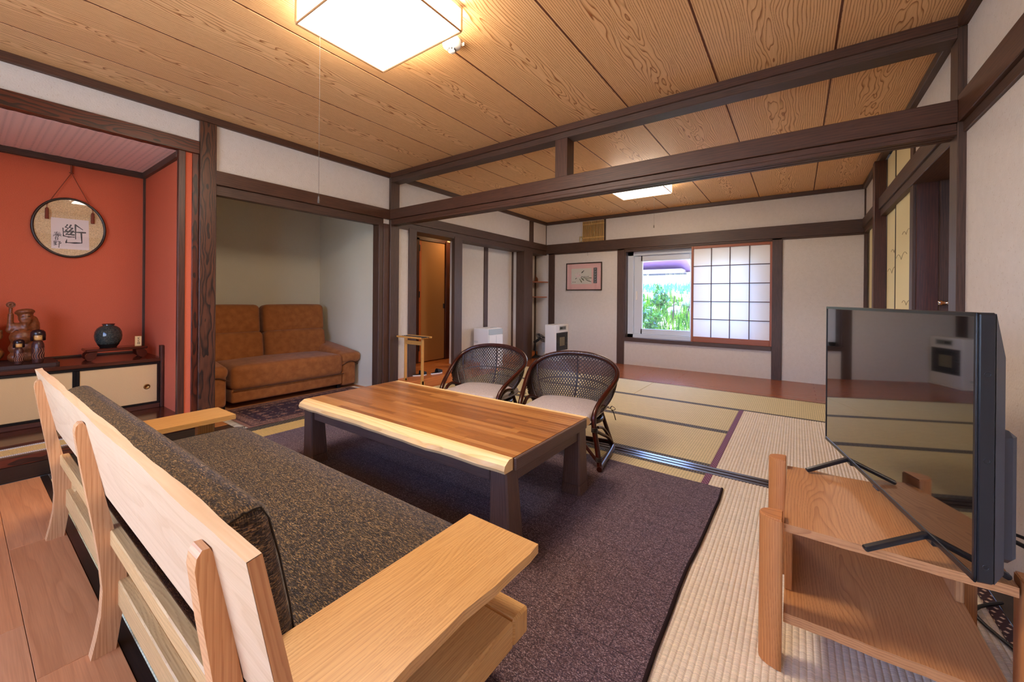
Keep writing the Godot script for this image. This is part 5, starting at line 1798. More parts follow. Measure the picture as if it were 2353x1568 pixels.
func kokeshi(at: Vector3, h: float, label: String) -> void:
	var o := thing("wooden_doll", label, "doll", at, -0.06, "turned wooden dolls in the coral alcove")
	var k := h / 0.226
	var mb := MB.new()
	mb.lathe(PackedVector2Array([Vector2(0, 0), Vector2(0.022, 0.0), Vector2(0.025, 0.01), Vector2(0.0285, 0.05), Vector2(0.030, 0.09), Vector2(0.028, 0.125), Vector2(0.02, 0.148), Vector2(0.012, 0.152), Vector2(0, 0.152)]), 20, k, k)
	var b := put(mb.done(), "body", M.doll_body, o)
	b.scale = V(1, k, 1)
	mb = MB.new()
	mb.lathe(PackedVector2Array([Vector2(0, 0.152), Vector2(0.02, 0.153), Vector2(0.027, 0.165), Vector2(0.027, 0.19), Vector2(0.02, 0.2), Vector2(0, 0.202)]), 20, k, k)
	b = put(mb.done(), "head", M.doll_face, o)
	b.scale = V(1, k, 1)
	# bobbed hair open at the face, which looks along +x
	mb = MB.new()
	var g := []
	for i in 25:
		var a := 0.62 + (TAU - 1.24) * i / 24.0
		var row := PackedVector3Array()
		for q: Vector2 in [Vector2(0.029, 0.150), Vector2(0.0345, 0.152), Vector2(0.0355, 0.19), Vector2(0.033, 0.208), Vector2(0.024, 0.221), Vector2(0.0, 0.2265)]:
			row.append(V(cos(a) * q.x * k, q.y * k, sin(a) * q.x * k))
		g.append(row)
	mb.smooth(true)
	for i in 24:
		for j in 5:
			mb.quad(g[i][j], g[i][j + 1], g[i + 1][j + 1], g[i + 1][j])
	var fr := []
	for i in 9:      # fringe over the brow
		var a := -0.62 + 1.24 * i / 8.0
		var row := PackedVector3Array()
		for q: Vector2 in [Vector2(0.0335, 0.188), Vector2(0.0345, 0.198), Vector2(0.033, 0.208), Vector2(0.024, 0.221), Vector2(0.0, 0.2265)]:
			row.append(V(cos(a) * q.x * k, q.y * k, sin(a) * q.x * k))
		fr.append(row)
	for i in 8:
		for j in 4:
			mb.quad(fr[i][j], fr[i][j + 1], fr[i + 1][j + 1], fr[i + 1][j])
	put(mb.done(), "hair", M.doll_hair, o)
	for s in [-1.0, 1.0]:
		mb = MB.new()
		mb.box(V(0.0262, 0.178, s * 0.010 - 0.004) * k, V(0.0276, 0.1795, s * 0.010 + 0.004) * k, -1, 0.0)
		put(mb.done(), "eye", M.doll_hair, o)
	for i in 5:      # carved petals on the robe
		mb = MB.new()
		var a := -0.9 + i * 0.4
		var p := []
		for t in 7:
			p.append(V(cos(a + 0.2 * sin(t)) * 0.0305 * k, (0.03 + t * 0.012) * k, sin(a + 0.2 * sin(t)) * 0.0305 * k))
		mb.tube(curve(p, 2), 0.0012, 4)
		put(mb.done(), "carved_line", M.doll_line, o)

func carved_figures() -> void:
	var o := thing("carved_figure", "carved wooden figure of a laughing man raising a mallet", "figurine", V(-4.3, 0.5485, -0.272))
	# faces +x; lateral axis is z
	var b := [
		[V(0.0, 0.03, -0.03), V(0.0, 0.03, 0.03), 0.034, 0.034], [V(0.0, 0.09, -0.025), V(0.0, 0.09, 0.025), 0.036, 0.036],
		[V(0.012, 0.165, -0.012), V(0.012, 0.165, 0.012), 0.046, 0.046], [V(0.018, 0.17, 0), V(0.018, 0.18, 0), 0.045, 0.042],
		[V(0, 0.23, -0.012), V(0, 0.23, 0.02), 0.034, 0.03], [V(0.006, 0.29, -0.014), V(0.006, 0.31, -0.014), 0.033, 0.034],
		[V(0.02, 0.262, -0.014), V(0.03, 0.235, -0.014), 0.022, 0.008], [V(0.036, 0.293, -0.014), V(0.034, 0.293, -0.014), 0.009, 0.009],
		[V(0.028, 0.272, -0.026), V(0.028, 0.272, -0.002), 0.012, 0.012], [V(0.03, 0.29, -0.031), V(0.03, 0.29, -0.029), 0.010, 0.010], [V(0.03, 0.29, 0.002), V(0.03, 0.29, 0.004), 0.010, 0.010],
		[V(0, 0.24, 0.03), V(0.005, 0.215, 0.052), 0.02, 0.017], [V(0.005, 0.215, 0.052), V(0.012, 0.32, 0.05), 0.016, 0.013],
		[V(-0.012, 0.25, -0.045), V(-0.012, 0.22, -0.05), 0.034, 0.03], [V(-0.005, 0.285, -0.046), V(0.0, 0.28, -0.05), 0.022, 0.02],
		[V(0.005, 0.07, 0.02), V(0.012, 0.12, 0.03), 0.02, 0.02], [V(0.005, 0.07, -0.02), V(0.012, 0.12, -0.03), 0.02, 0.02]]
	put(sdf_mesh(b, 0.0052, 0.012), "body", M.carved, o)
	var mb := MB.new()
	mb.tube(PackedVector3Array([V(0.012, 0.31, 0.05), V(0.012, 0.365, 0.05)]), 0.0085, 10)
	put(mb.done(), "mallet_handle", M.carved, o)
	mb = MB.new()
	mb.xf = Transform3D(Basis(V(0, 0, 1), -PI / 2), V(-0.014, 0.385, 0.05))
	mb.lathe(PackedVector2Array([Vector2(0, 0), Vector2(0.015, 0), Vector2(0.02, 0.01), Vector2(0.0205, 0.045), Vector2(0.0165, 0.052), Vector2(0.0165, 0.049), Vector2(0.012, 0.049), Vector2(0.012, 0.053), Vector2(0.006, 0.053), Vector2(0.006, 0.05), Vector2(0, 0.05)]), 20)
	put(mb.done(), "mallet_head", M.carved, o)
	for f in [[V(0.035, 0.302, -0.034), V(0.039, 0.305, -0.027), V(0.0385, 0.302, -0.02)], [V(0.0385, 0.302, -0.008), V(0.039, 0.305, -0.001), V(0.035, 0.302, 0.006)], [V(0.034, 0.279, -0.032), V(0.0405, 0.272, -0.014), V(0.034, 0.279, 0.004)], [V(0.03, 0.262, -0.026), V(0.036, 0.258, -0.014), V(0.03, 0.262, -0.002)], [V(0.033, 0.215, -0.03), V(0.045, 0.208, 0.0), V(0.033, 0.215, 0.03)]]:
		mb = MB.new()
		mb.tube(curve(f, 5), 0.0018, 5)
		put(mb.done(), "carved_line", M.doll_hair, o)
	mb = MB.new()
	mb.xf = at_xf(V(0.002, 0.312, -0.014), 0.12, 0, 0.14)
	mb.lathe(PackedVector2Array([Vector2(0.033, 0.0), Vector2(0.0365, 0.002), Vector2(0.037, 0.01), Vector2(0.045, 0.016), Vector2(0.046, 0.026), Vector2(0.036, 0.038), Vector2(0.018, 0.044), Vector2(0.0, 0.045)]), 24)
	put(mb.done(), "cap", M.carved, o)
	for k in 2:      # folds of the cap
		mb = MB.new()
		mb.tube(curve([V(0.03, 0.334 + k * 0.009, -0.046), V(0.047 - k * 0.006, 0.336 + k * 0.009, -0.014), V(0.03, 0.334 + k * 0.009, 0.018)], 5), 0.0022, 5)
		put(mb.done(), "cap_fold", M.carved, o)
	o = thing("carved_figure", "carved yellowish wooden figure in flowing robes at the photo's edge", "figurine", V(-4.4, 0.5485, -0.138))
	b = [
		[V(0, 0.05, -0.02), V(0, 0.05, 0.05), 0.045, 0.045], [V(0, 0.05, 0.01), V(0, 0.15, 0.01), 0.055, 0.05], [V(0, 0.15, 0.01), V(0, 0.24, 0.015), 0.05, 0.036],
		[V(0.01, 0.3, 0.015), V(0.01, 0.32, 0.015), 0.034, 0.036], [V(0, 0.34, 0.015), V(0, 0.385, 0.02), 0.03, 0.014], [V(0, 0.23, -0.02), V(0.03, 0.17, -0.035), 0.02, 0.022],
		[V(0.02, 0.19, -0.045), V(0.03, 0.21, -0.052), 0.008, 0.005], [V(0.03, 0.27, 0.015), V(0.036, 0.2, 0.015), 0.016, 0.008]]
	put(sdf_mesh(b, 0.0055, 0.014), "body", M.carved_pale, o)
	for k in 7:
		mb = MB.new()
		mb.tube(curve([V(0.03, 0.23 - k * 0.026, 0.045), V(0.056, 0.2 - k * 0.026, 0.01), V(0.045, 0.225 - k * 0.026, -0.035)], 5), 0.0032, 5)
		put(mb.done(), "robe_fold", M.carved_pale, o)

func alcove_things() -> void:
	round_frame()
	alcove_cabinet()
	var o := thing("display_board", "dark rough-edged wooden board under the carved figures", "board", V(-4.22, 0.5255, -0.02))
	var p := PackedVector2Array()
	for k in 12: p.append(Vector2(lerpf(-0.19, 0.16, k / 11.0), 0.395 + 0.008 * sin(k * 2.0)))
	for k in 12: p.append(Vector2(lerpf(0.165, 0.16, k / 11.0) + 0.006 * sin(k * 1.7), lerpf(0.38, -0.6, k / 11.0)))
	for k in 12: p.append(Vector2(lerpf(0.14, -0.2, k / 11.0), -0.62))
	var mb := MB.new()
	mb.xf = flat_xf(0)
	mb.prism(p, 0.0, 0.0215)
	put(mb.done(), "slab", M.rough_board, o)
	kokeshi(V(-4.10, 0.5485, -0.326), 0.224, "larger dark wooden doll with bobbed hair beside the carved figures")
	kokeshi(V(-4.10, 0.5485, -0.246), 0.165, "smaller dark wooden doll with bobbed hair beside the carved figures")
	carved_figures()
	# display stand, vase, plaque
	o = thing("display_stand", "low reddish lacquered stand with scroll feet under the vase", "stand", V(-4.2, 0.5255, -0.713))
	bx(V(-0.085, 0.066, -0.167), V(0.085, 0.086, 0.167), "top_board", M.lacquer_red, o, 2, 0.005)
	for s in [-1.0, 1.0]:
		for x in [-0.06, 0.06]:
			mb = MB.new()
			mb.xf = Transform3D(Basis(V(0, 0, 1), V(0, 1, 0), V(-1, 0, 0)), V(x + 0.012, 0, s * 0.125))
			var q := PackedVector2Array()
			for k in 13:
				var a := -PI / 2 + PI * k / 12.0
				q.append(Vector2(s * (0.012 + 0.03 * cos(a)), 0.032 + 0.032 * sin(a)))
			q.append(Vector2(s * -0.02, 0.067)); q.append(Vector2(s * -0.012, 0.02))
			mb.prism(q, 0.0, 0.024, true)
			put(mb.done(), "foot", M.lacquer_red, o)
	o = thing("vase", "round dark speckled glazed vase on the lacquered stand", "vase", V(-4.2, 0.612, -0.675))
	mb = MB.new()
	mb.lathe(PackedVector2Array([Vector2(0, 0.0), Vector2(0.04, 0.0), Vector2(0.045, 0.006), Vector2(0.06, 0.028), Vector2(0.073, 0.058), Vector2(0.0765, 0.088), Vector2(0.073, 0.118), Vector2(0.062, 0.143), Vector2(0.046, 0.158), Vector2(0.033, 0.163), Vector2(0.031, 0.166), Vector2(0.0345, 0.174), Vector2(0.033, 0.177), Vector2(0.027, 0.17), Vector2(0.027, 0.15), Vector2(0.0, 0.12)]), 36)
	put(mb.done(), "body", M.glaze, o)
	mb = MB.new()
	mb.lathe(PackedVector2Array([Vector2(0.0455, 0.0), Vector2(0.048, 0.007), Vector2(0.0605, 0.026), Vector2(0.0608, 0.028)]), 36)
	put(mb.done(), "unglazed_foot", M.black_lacquer, o)
	mb = MB.new()
	mb.tube(ring_pts(V(0, 0.1745, 0), 0.033, 24), 0.0035, 8, true)
	put(mb.done(), "lip", M.lacquer_red, o)
	o = thing("small_plaque", "little pale wooden plaque with brushed writing beside the vase", "plaque", V(-4.17, 0.612, -0.835), 0.0)
	bx(V(-0.005, 0.0, -0.019), V(0.005, 0.076, 0.019), "board", M.light_wood, o, 1, 0.001)
	var im := Image.create(48, 96, false, Image.FORMAT_RGB8)
	im.fill(C(222, 186, 130))
	var ink := C(60, 40, 30)
	for s in [[[16, 14], [32, 12]], [[30, 12], [20, 24], [32, 30]], [[18, 20], [28, 22]], [[16, 38], [33, 36]], [[24, 34], [24, 50], [18, 46]], [[18, 48], [32, 52]], [[16, 62], [24, 60]], [[20, 58], [20, 82]], [[28, 60], [34, 60], [34, 80], [28, 80], [28, 60]], [[28, 70], [34, 70]], [[15, 74], [25, 72]]]:
		var q := []
		for v in s: q.append(Vector2(v[0], v[1]))
		stroke(im, q, 1.6, ink)
	tex_quad("writing", im, o, V(0.0056, 0.002, 0.018), V(0, 0, -0.036), V(0, 0.072, 0))

# ---------------------------------------------------------------- far room things
func heater() -> void:
	var o := thing("space_heater", "white upright oil heater with black grille by the corner post", "heater", V(-3.25, 0.003, -5.845))
	bx(V(-0.10, 0.016, -0.225), V(0.10, 0.585, 0.225), "body", M.white_plastic, o, 1, 0.008)
	bx(V(-0.115, 0.0, -0.23), V(0.115, 0.017, 0.245), "base_plate", M.warm_white, o, -1, 0.004)
	var gr := bx(V(0.094, 0.155, -0.195), V(0.1015, 0.455, 0.195), "grille_panel", M.black_metal, o)
	for k in 15:
		var y := 0.012 + k * 0.0195
		if k > 3 and k < 11:
			for e in [[-0.185, -0.10], [0.10, 0.185]]:
				bx(V(0.0, y, e[0]), V(0.010, y + 0.009, e[1]), "grille_bar", M.black_plastic, gr, 2, 0.002)
		else:
			bx(V(0.0, y, -0.185), V(0.010, y + 0.009, 0.185), "grille_bar", M.black_plastic, gr, 2, 0.002)
	var wn := bx(V(0.0995, 0.225, -0.085), V(0.104, 0.375, 0.085), "burner_window", mat(C(172, 160, 124), 0.6), o)
	for k in 12:
		bx(V(0.0015, 0.008 + k * 0.012, -0.08), V(0.005, 0.0115 + k * 0.012, 0.08), "wire", M.black_metal, wn, 2, 0.0)
	var im := Image.create(128, 48, false, Image.FORMAT_RGB8)
	im.fill(C(196, 198, 194))
	im.fill_rect(Rect2i(8, 8, 112, 32), C(120, 126, 126))
	im.fill_rect(Rect2i(14, 14, 46, 20), C(44, 54, 52))
	for k in 8:
		im.fill_rect(Rect2i(68 + (k % 4) * 12, 14 + (k / 4) * 12, 7, 6), C(70, 78, 80))
	tex_quad("control_panel", im, o, V(0.1008, 0.487, 0.10), V(0, 0, -0.24), V(0, 0.075, 0), 0.4)
	im = Image.create(128, 64, false, Image.FORMAT_RGB8)
	im.fill(C(236, 234, 230))
	stroke(im, [Vector2(12, 12), Vector2(24, 8), Vector2(30, 18), Vector2(14, 40), Vector2(32, 40)], 3.0, C(110, 120, 130))
	for k in 7:
		stroke(im, [Vector2(48 + k * 10, 18), Vector2(53 + k * 10, 14), Vector2(50 + k * 10, 32)], 2.0, C(90, 140, 150))
	for k in 14: im.fill_rect(Rect2i(14 + k * 8, 50, 5, 3), C(150, 160, 168))
	tex_quad("printed_mark", im, o, V(-0.09, 0.05, 0.2262), V(0.13, 0, 0), V(0, 0.075, 0), 0.4)

func purifier() -> void:
	var o := thing("air_purifier", "tall white air purifier standing in the wall recess", "appliance", V(-3.65, 0.004, -4.52))
	bx(V(-0.14, 0, -0.165), V(0.14, 0.575, 0.165), "body", M.white_plastic, o, 1, 0.01)
	var f := bx(V(0.138, 0.02, -0.158), V(0.152, 0.48, 0.158), "front_panel", M.white_plastic, o, 1, 0.006)
	bx(V(0.0065, 0.01, -0.003), V(0.0078, 0.45, 0.003), "groove", M.grey_panel, f, 1, 0.0)
	bx(V(0.138, 0.487, -0.16), V(0.148, 0.565, 0.16), "control_band", M.grey_panel, o, 2, 0.004)
	bx(V(0.02, 0.574, -0.09), V(0.13, 0.584, 0.09), "lid", M.warm_white, o, -1, 0.003)
	bx(V(0.06, 0.583, -0.05), V(0.12, 0.588, 0.04), "outlet_grille", M.grey_panel, o, -1, 0.001)
	for y in [0.37, 0.385]:
		bx(V(-0.13, y, 0.163), V(-0.05, y + 0.006, 0.168), "side_groove", M.grey_panel, o, 0, 0.0)
	bx(V(0.045, 0.16, 0.163), V(0.07, 0.30, 0.168), "side_handle", M.grey_panel, o, 1, 0.002)
	bx(V(0.05, 0.335, 0.163), V(0.085, 0.342, 0.168), "side_mark", M.grey_panel, o, 0, 0.0)
	bx(V(0.05, 0.31, 0.163), V(0.085, 0.317, 0.168), "side_mark", M.grey_panel, o, 0, 0.0)

func picture() -> void:
	var o := thing("framed_print", "framed pink flower print hanging beside the window", "picture", V(-2.878, 1.155, ZF + 0.002))
	var w := 0.322; var h := 0.46
	bx(V(-w, 0, 0), V(w, 0.016, 0.022), "frame_bar", M.rim, o, 0)
	bx(V(-w, h - 0.016, 0), V(w, h, 0.022), "frame_bar", M.rim, o, 0)
	bx(V(-w, 0.016, 0), V(-w + 0.014, h - 0.016, 0.022), "frame_bar", M.rim, o, 1)
	bx(V(w - 0.014, 0.016, 0), V(w, h - 0.016, 0.022), "frame_bar", M.rim, o, 1)
	# picture drawn after the photograph: crop origin 230,330, 1340 x 990 of the zoom
	var im := Image.create(402, 297, false, Image.FORMAT_RGB8)
	im.fill(C(226, 176, 166))
	im.fill_rect(Rect2i(3, 3, 396, 291), C(224, 172, 164))
	im.fill_rect(Rect2i(52, 55, 240, 180), C(206, 200, 184))
	var K := 0.3
	var dark := C(40, 44, 40)
	var leaf := C(74, 84, 52)
	for s in [[[800, 835], [900, 832], [1095, 822], 3.2, 0], [[890, 880], [1010, 875], [1190, 885], 4.2, 1], [[960, 930], [1060, 985], [1185, 1030], 3.6, 0], [[900, 860], [1000, 910], [1130, 945], 2.6, 1], [[790, 870], [850, 920], [900, 970], 6.5, 1], [[745, 920], [780, 980], [810, 1030], 6.0, 1], [[815, 680], [860, 640], [895, 605], 6.0, 0], [[560, 915], [590, 895], [612, 885], 3.5, 0], [[455, 1035], [480, 1025], [490, 1030], 3.0, 0], [[535, 1030], [550, 1028], [560, 1035], 3.0, 0]]:
		var q := []
		for k in 3: q.append(Vector2((s[k][0] - 230) * K, (s[k][1] - 330) * K))
		stroke(im, q, s[3], leaf if s[4] else dark)
	var g := RandomNumberGenerator.new()
	g.seed = 8
	for k in 60:
		var a := g.randf() * TAU
		var r := g.randf() * 115.0
		var c := Vector2((670 + cos(a) * r * 1.1 - 230) * K, (780 + sin(a) * r - 330) * K)
		stroke(im, [c, c + Vector2(cos(a) * 5, sin(a) * 5)], 2.2, [C(232, 190, 190), C(214, 150, 156), C(240, 214, 208)][k % 3])
	for y in range(int((500 - 330) * K), int((1090 - 330) * K)):
		for x in range(int((1275 - 230) * K), int((1410 - 230) * K)):
			var v := g.randf_range(0.12, 0.42)
			im.set_pixel(x, y, Color(v * 0.95, v, v * 1.05))
	for k in 6:
		var c := Vector2((1342 - 230) * K, (545 + k * 98 - 330) * K)
		stroke(im, [c + Vector2(-12, -6), c + Vector2(4, 2), c + Vector2(12, -8), c + Vector2(-8, 10), c + Vector2(12, 8)], 1.6, C(150, 150, 156))
	tex_quad("print", im, o, V(-w + 0.014, 0.016, 0.006), V(2 * w - 0.028, 0, 0), V(0, h - 0.032, 0))
	bx(V(-w + 0.012, 0.014, 0.012), V(w - 0.012, h - 0.014, 0.014), "glass", M.glass, o, -1, 0.0)

func vent() -> void:
	var o := thing("ventilation_grille", "pale bamboo slatted ventilation cover above the framed print", "vent", V(-2.705, 1.955, ZF + 0.002))
	bx(V(-0.185, 0.0, 0.0), V(0.185, 0.33, 0.022), "backing", M.dark, o)
	for k in 15:
		var x := -0.178 + k * 0.0254
		bx(V(x - 0.0055, 0.0, 0.026), V(x + 0.0055, 0.335, 0.042), "slat", M.bamboo, o, 1, 0.002)
	for y in [0.055, 0.275]:
		bx(V(-0.185, y, 0.018), V(0.185, y + 0.016, 0.036), "cross_slat", M.bamboo, o, 0, 0.002)
	bx(V(-0.258, 0.004, 0.0), V(-0.192, 0.1, 0.014), "switch_box", mat(C(178, 160, 120), 0.6), o)
	bx(V(-0.225, 0.02, 0.014), V(-0.214, 0.07, 0.022), "switch_lever", M.warm_white, o)
	var mb := MB.new()
	mb.tube(PackedVector3Array([V(-0.095, 0.02, 0.03), V(-0.095, -0.24, 0.03)]), 0.0014, 5)
	put(mb.done(), "pull_cord", M.cord, o)
	mb = MB.new()
	mb.tube(PackedVector3Array([V(-0.095, -0.235, 0.03), V(-0.095, -0.25, 0.03), V(-0.095, -0.265, 0.03)]), PackedFloat32Array([0.002, 0.006, 0.004]), 8)
	put(mb.done(), "cord_knob", M.white_plastic, o)

func corner_things() -> void:
	var o := thing("corner_shelf", "two small wooden corner shelves joined by a rod in the niche", "shelf", V(-3.806, 1.032, ZF + 0.027))
	for k in 2:
		var p := PackedVector2Array([Vector2(0, 0)])
		var r: float = [0.235, 0.255][k]
		for q in 9:
			var a := PI / 2 * q / 8.0
			p.append(Vector2(cos(a) * r, -sin(a) * r))
		var mb := MB.new()
		mb.xf = flat_xf(0)
		mb.prism(p, 0.262 * k, 0.262 * k + 0.016)
		put(mb.done(), "shelf_board", M.shoji_wood, o)
	var mb := MB.new()
	mb.tube(PackedVector3Array([V(0.012, 0.01, 0.215), V(0.012, 0.27, 0.215)]), 0.007, 8)
	put(mb.done(), "rod", M.dark, o)
	var f := thing("driftwood_figurine", "small twisted dark wooden ornament on the upper corner shelf", "ornament", V(-3.74, 1.3105, ZF + 0.11))
	put(sdf_mesh([[V(-0.03, 0.012, 0), V(0.03, 0.012, 0.01), 0.012, 0.012], [V(-0.02, 0.02, 0), V(0.0, 0.06, 0.0), 0.014, 0.016], [V(0.0, 0.06, 0), V(-0.01, 0.09, 0.0), 0.016, 0.008], [V(-0.01, 0.09, 0), V(-0.025, 0.15, 0.0), 0.007, 0.003], [V(0.02, 0.02, 0), V(0.025, 0.05, 0), 0.014, 0.01], [V(0.0, 0.055, 0), V(0.03, 0.075, 0.01), 0.008, 0.004]], 0.005, 0.01), "carving", M.carved, f)
	# standing fan, folded away behind the heater
	o = thing("standing_fan", "black standing fan tucked behind the white heater", "fan", V(-3.66, 0.003, -5.83))
	mb = MB.new()
	mb.lathe(PackedVector2Array([Vector2(0, 0), Vector2(0.115, 0), Vector2(0.115, 0.012), Vector2(0.09, 0.024), Vector2(0.03, 0.036), Vector2(0.014, 0.06), Vector2(0, 0.06)]), 28)
	put(mb.done(), "base", M.black_metal, o)
	mb = MB.new()
	mb.tube(PackedVector3Array([V(0, 0.05, 0), V(0, 0.26, 0)]), 0.011, 10)
	put(mb.done(), "pole", M.black_metal, o)
	mb = MB.new()
	mb.tube(PackedVector3Array([V(-0.02, 0.25, 0.01), V(0.06, 0.31, -0.02)]), 0.024, 10)
	put(mb.done(), "motor", M.black_plastic, o)
	mb = MB.new()
	mb.xf = at_xf(V(0.10, 0.34, -0.03), 0, 0, -0.7)
	for k in 24:
		var a := TAU * k / 24
		mb.tube(curve([V(0, -0.02, 0), V(cos(a) * 0.06, -0.022, sin(a) * 0.06), V(cos(a) * 0.105, 0.0, sin(a) * 0.105), V(cos(a) * 0.06, 0.022, sin(a) * 0.06), V(0, 0.022, 0)], 3), 0.0014, 3)
	mb.tube(ring_pts(V(0, 0, 0), 0.106, 24), 0.004, 6, true)
	put(mb.done(), "cage", M.black_metal, o)
	mb = MB.new()
	mb.xf = at_xf(V(0.10, 0.34, -0.03), 0, 0, -0.7)
	for k in 4:
		var a := TAU * k / 4
		var c := V(cos(a), 0, sin(a)); var t := V(-sin(a), 0, cos(a))
		mb.quad(c * 0.015 + t * 0.01, c * 0.09 + t * 0.035 + V(0, 0.012, 0), c * 0.09 - t * 0.035 - V(0, 0.012, 0), c * 0.015 - t * 0.01)
	put(mb.done(), "blades", M.grey_plastic, o)
	o = thing("round_pot", "small pale round pot beside the fan base", "pot", V(-3.52, 0.003, -5.95))
	mb = MB.new()
	mb.lathe(PackedVector2Array([Vector2(0, 0), Vector2(0.03, 0), Vector2(0.05, 0.025), Vector2(0.054, 0.05), Vector2(0.04, 0.075), Vector2(0.02, 0.085), Vector2(0.018, 0.095), Vector2(0, 0.095)]), 24)
	put(mb.done(), "body", mat(C(214, 204, 178), 0.4), o)
	# cloth rail stand
	o = thing("towel_stand", "light wooden stand with thin rails beside the passage doorway", "stand", V(-3.36, 0.1, -2.89) - V(0, 0.1, 0))
	var y := 0.585
	for s in [-1.0, 1.0]:
		bx(V(-0.19, y - 0.01, s * 0.075 - 0.009), V(0.195, y + 0.008, s * 0.075 + 0.009), "top_rail", M.light_wood, o, 0)
		bx(V(s * 0.155 - 0.011, y - 0.012, -0.085), V(s * 0.155 + 0.011, y - 0.002, 0.085), "end_piece", M.light_wood, o, 2)
		bx(V(s * 0.135 - 0.011, 0.0035, -0.014), V(s * 0.135 + 0.011, y - 0.011, 0.014), "upright", M.light_wood, o, 1)
		mb = MB.new()
		mb.xf = Transform3D(Basis(V(0, 0, 1), V(0, 1, 0), V(-1, 0, 0)), V(s * 0.135 + 0.011, 0, 0))
		mb.prism(PackedVector2Array([Vector2(-0.1, 0.0035), Vector2(0.1, 0.0035), Vector2(0.095, 0.02), Vector2(0.035, 0.055), Vector2(0.015, 0.12), Vector2(-0.015, 0.12), Vector2(-0.035, 0.055), Vector2(-0.095, 0.02)]), 0.0, 0.022)
		put(mb.done(), "foot", M.light_wood, o)
	for k in 4:
		mb = MB.new()
		mb.tube(PackedVector3Array([V(-0.18, y, -0.045 + k * 0.03), V(0.18, y, -0.045 + k * 0.03)]), 0.0045, 6)
		put(mb.done(), "rod", M.grey_plastic, o)
	bx(V(-0.128, y - 0.085, -0.012), V(0.128, y - 0.045, 0.012), "cross_board", M.light_wood, o, 0)
	# slippers on the passage step
	for k in 2:
		var at := V(-3.56, 0.1015, -3.15) if k == 0 else V(-3.5, 0.1015, -3.36)
		o = thing("slipper", ["black slipper leaning upright on the passage step", "black slipper with white sole edge lying on the passage step"][k], "slipper", at, [1.2, 1.5][k], "slippers in the passage")
		var sole := PackedVector2Array()
		for q in 20:
			var a := TAU * q / 20
			sole.append(Vector2(0.085 * cos(a), (0.03 + 0.006 * cos(a)) * sin(a)))
		mb = MB.new()
		mb.xf = flat_xf(0)
		mb.prism(sole, 0.0, 0.012, true)
		put(mb.done(), "sole", M.white_plastic, o)
		mb = MB.new()
		var s2 := PackedVector2Array()
		for v in sole: s2.append(v * 0.93)
		mb.xf = flat_xf(0)
		mb.prism(s2, 0.012, 0.016, true)
		put(mb.done(), "insole", M.black_metal, o)
		var gr := []
		for i in 9:
			var row := PackedVector3Array()
			for j in 9:
				var x := lerpf(0.0, 0.082, j / 8.0)
				var hw := 0.034 * sqrt(maxf(0.05, 1.0 - pow(x / 0.09, 2)))
				var a := PI * i / 8.0
				row.append(V(x, 0.012 + (0.05 - x * 0.3) * sin(a), hw * cos(a)))
			gr.append(row)
		mb = MB.new()
		mb.grid(gr, true)
		put(mb.done(), "vamp", M.black_cloth, o)

func ceiling_small() -> void:
	var o := thing("smoke_detector", "round white smoke detector on the cedar ceiling", "detector", V(-1.475, YC, -1.505))
	var mb := MB.new()
	mb.lathe(PackedVector2Array([Vector2(0.0, 0.0), Vector2(0.048, 0.0), Vector2(0.05, -0.012), Vector2(0.046, -0.034), Vector2(0.036, -0.042), Vector2(0.0, -0.043)]), 32)
	put(mb.done(), "housing", M.white_plastic, o)
	mb = MB.new()
	mb.lathe(PackedVector2Array([Vector2(0.018, -0.043), Vector2(0.018, -0.062), Vector2(0.012, -0.066), Vector2(0.0, -0.066)]), 24)
	put(mb.done(), "sensor_cage", M.white_plastic, o)
	for k in 8:
		var a := TAU * k / 8
		bx(V(cos(a) * 0.0182 - 0.0025, -0.058, sin(a) * 0.0182 - 0.0025), V(cos(a) * 0.0182 + 0.0025, -0.047, sin(a) * 0.0182 + 0.0025), "slot", M.black_metal, o, 1, 0.0)
	bx(V(0.028, -0.02, -0.05), V(0.045, -0.002, -0.042), "clip", M.warm_white, o)

func cables() -> void:
	var o := thing("power_cable", "black cable trailing down behind the television stand", "cable", V(0.5, 0, -1.6))
	var mb := MB.new()
	mb.tube(curve([V(-0.12, 0.42, 0.02), V(-0.02, 0.40, 0.1), V(0.03, 0.36, 0.15), V(0.02, 0.2, 0.06), V(-0.01, 0.06, 0.0), V(0.03, 0.012, -0.12), V(-0.03, 0.009, -0.3), V(0.06, 0.009, -0.42)], 6), 0.0055, 7)
	put(mb.done(), "lead", M.black_metal, o)
	mb = MB.new()
	mb.tube(curve([V(-0.1, 0.43, 0.05), V(0.0, 0.42, 0.12), V(0.06, 0.3, 0.05), V(0.045, 0.15, -0.05), V(0.04, 0.014, -0.1), V(0.075, 0.009, -0.3)], 6), 0.004, 7)
	put(mb.done(), "lead", M.black_metal, o)

func small_things() -> void:
	alcove_things()
	heater()
	purifier()
	picture()
	vent()
	corner_things()
	ceiling_small()
	cables()

# ---------------------------------------------------------------- garden beyond the window
func bank_y(z: float) -> float:
	if z > -7.0: return lerpf(0.0, 0.28, clampf((-z - 6.2) / 0.8, 0, 1))
	if z > -9.2: return lerpf(0.28, 1.02, (-z - 7.0) / 2.2)
	return 1.02 + (-z - 9.2) * 0.19

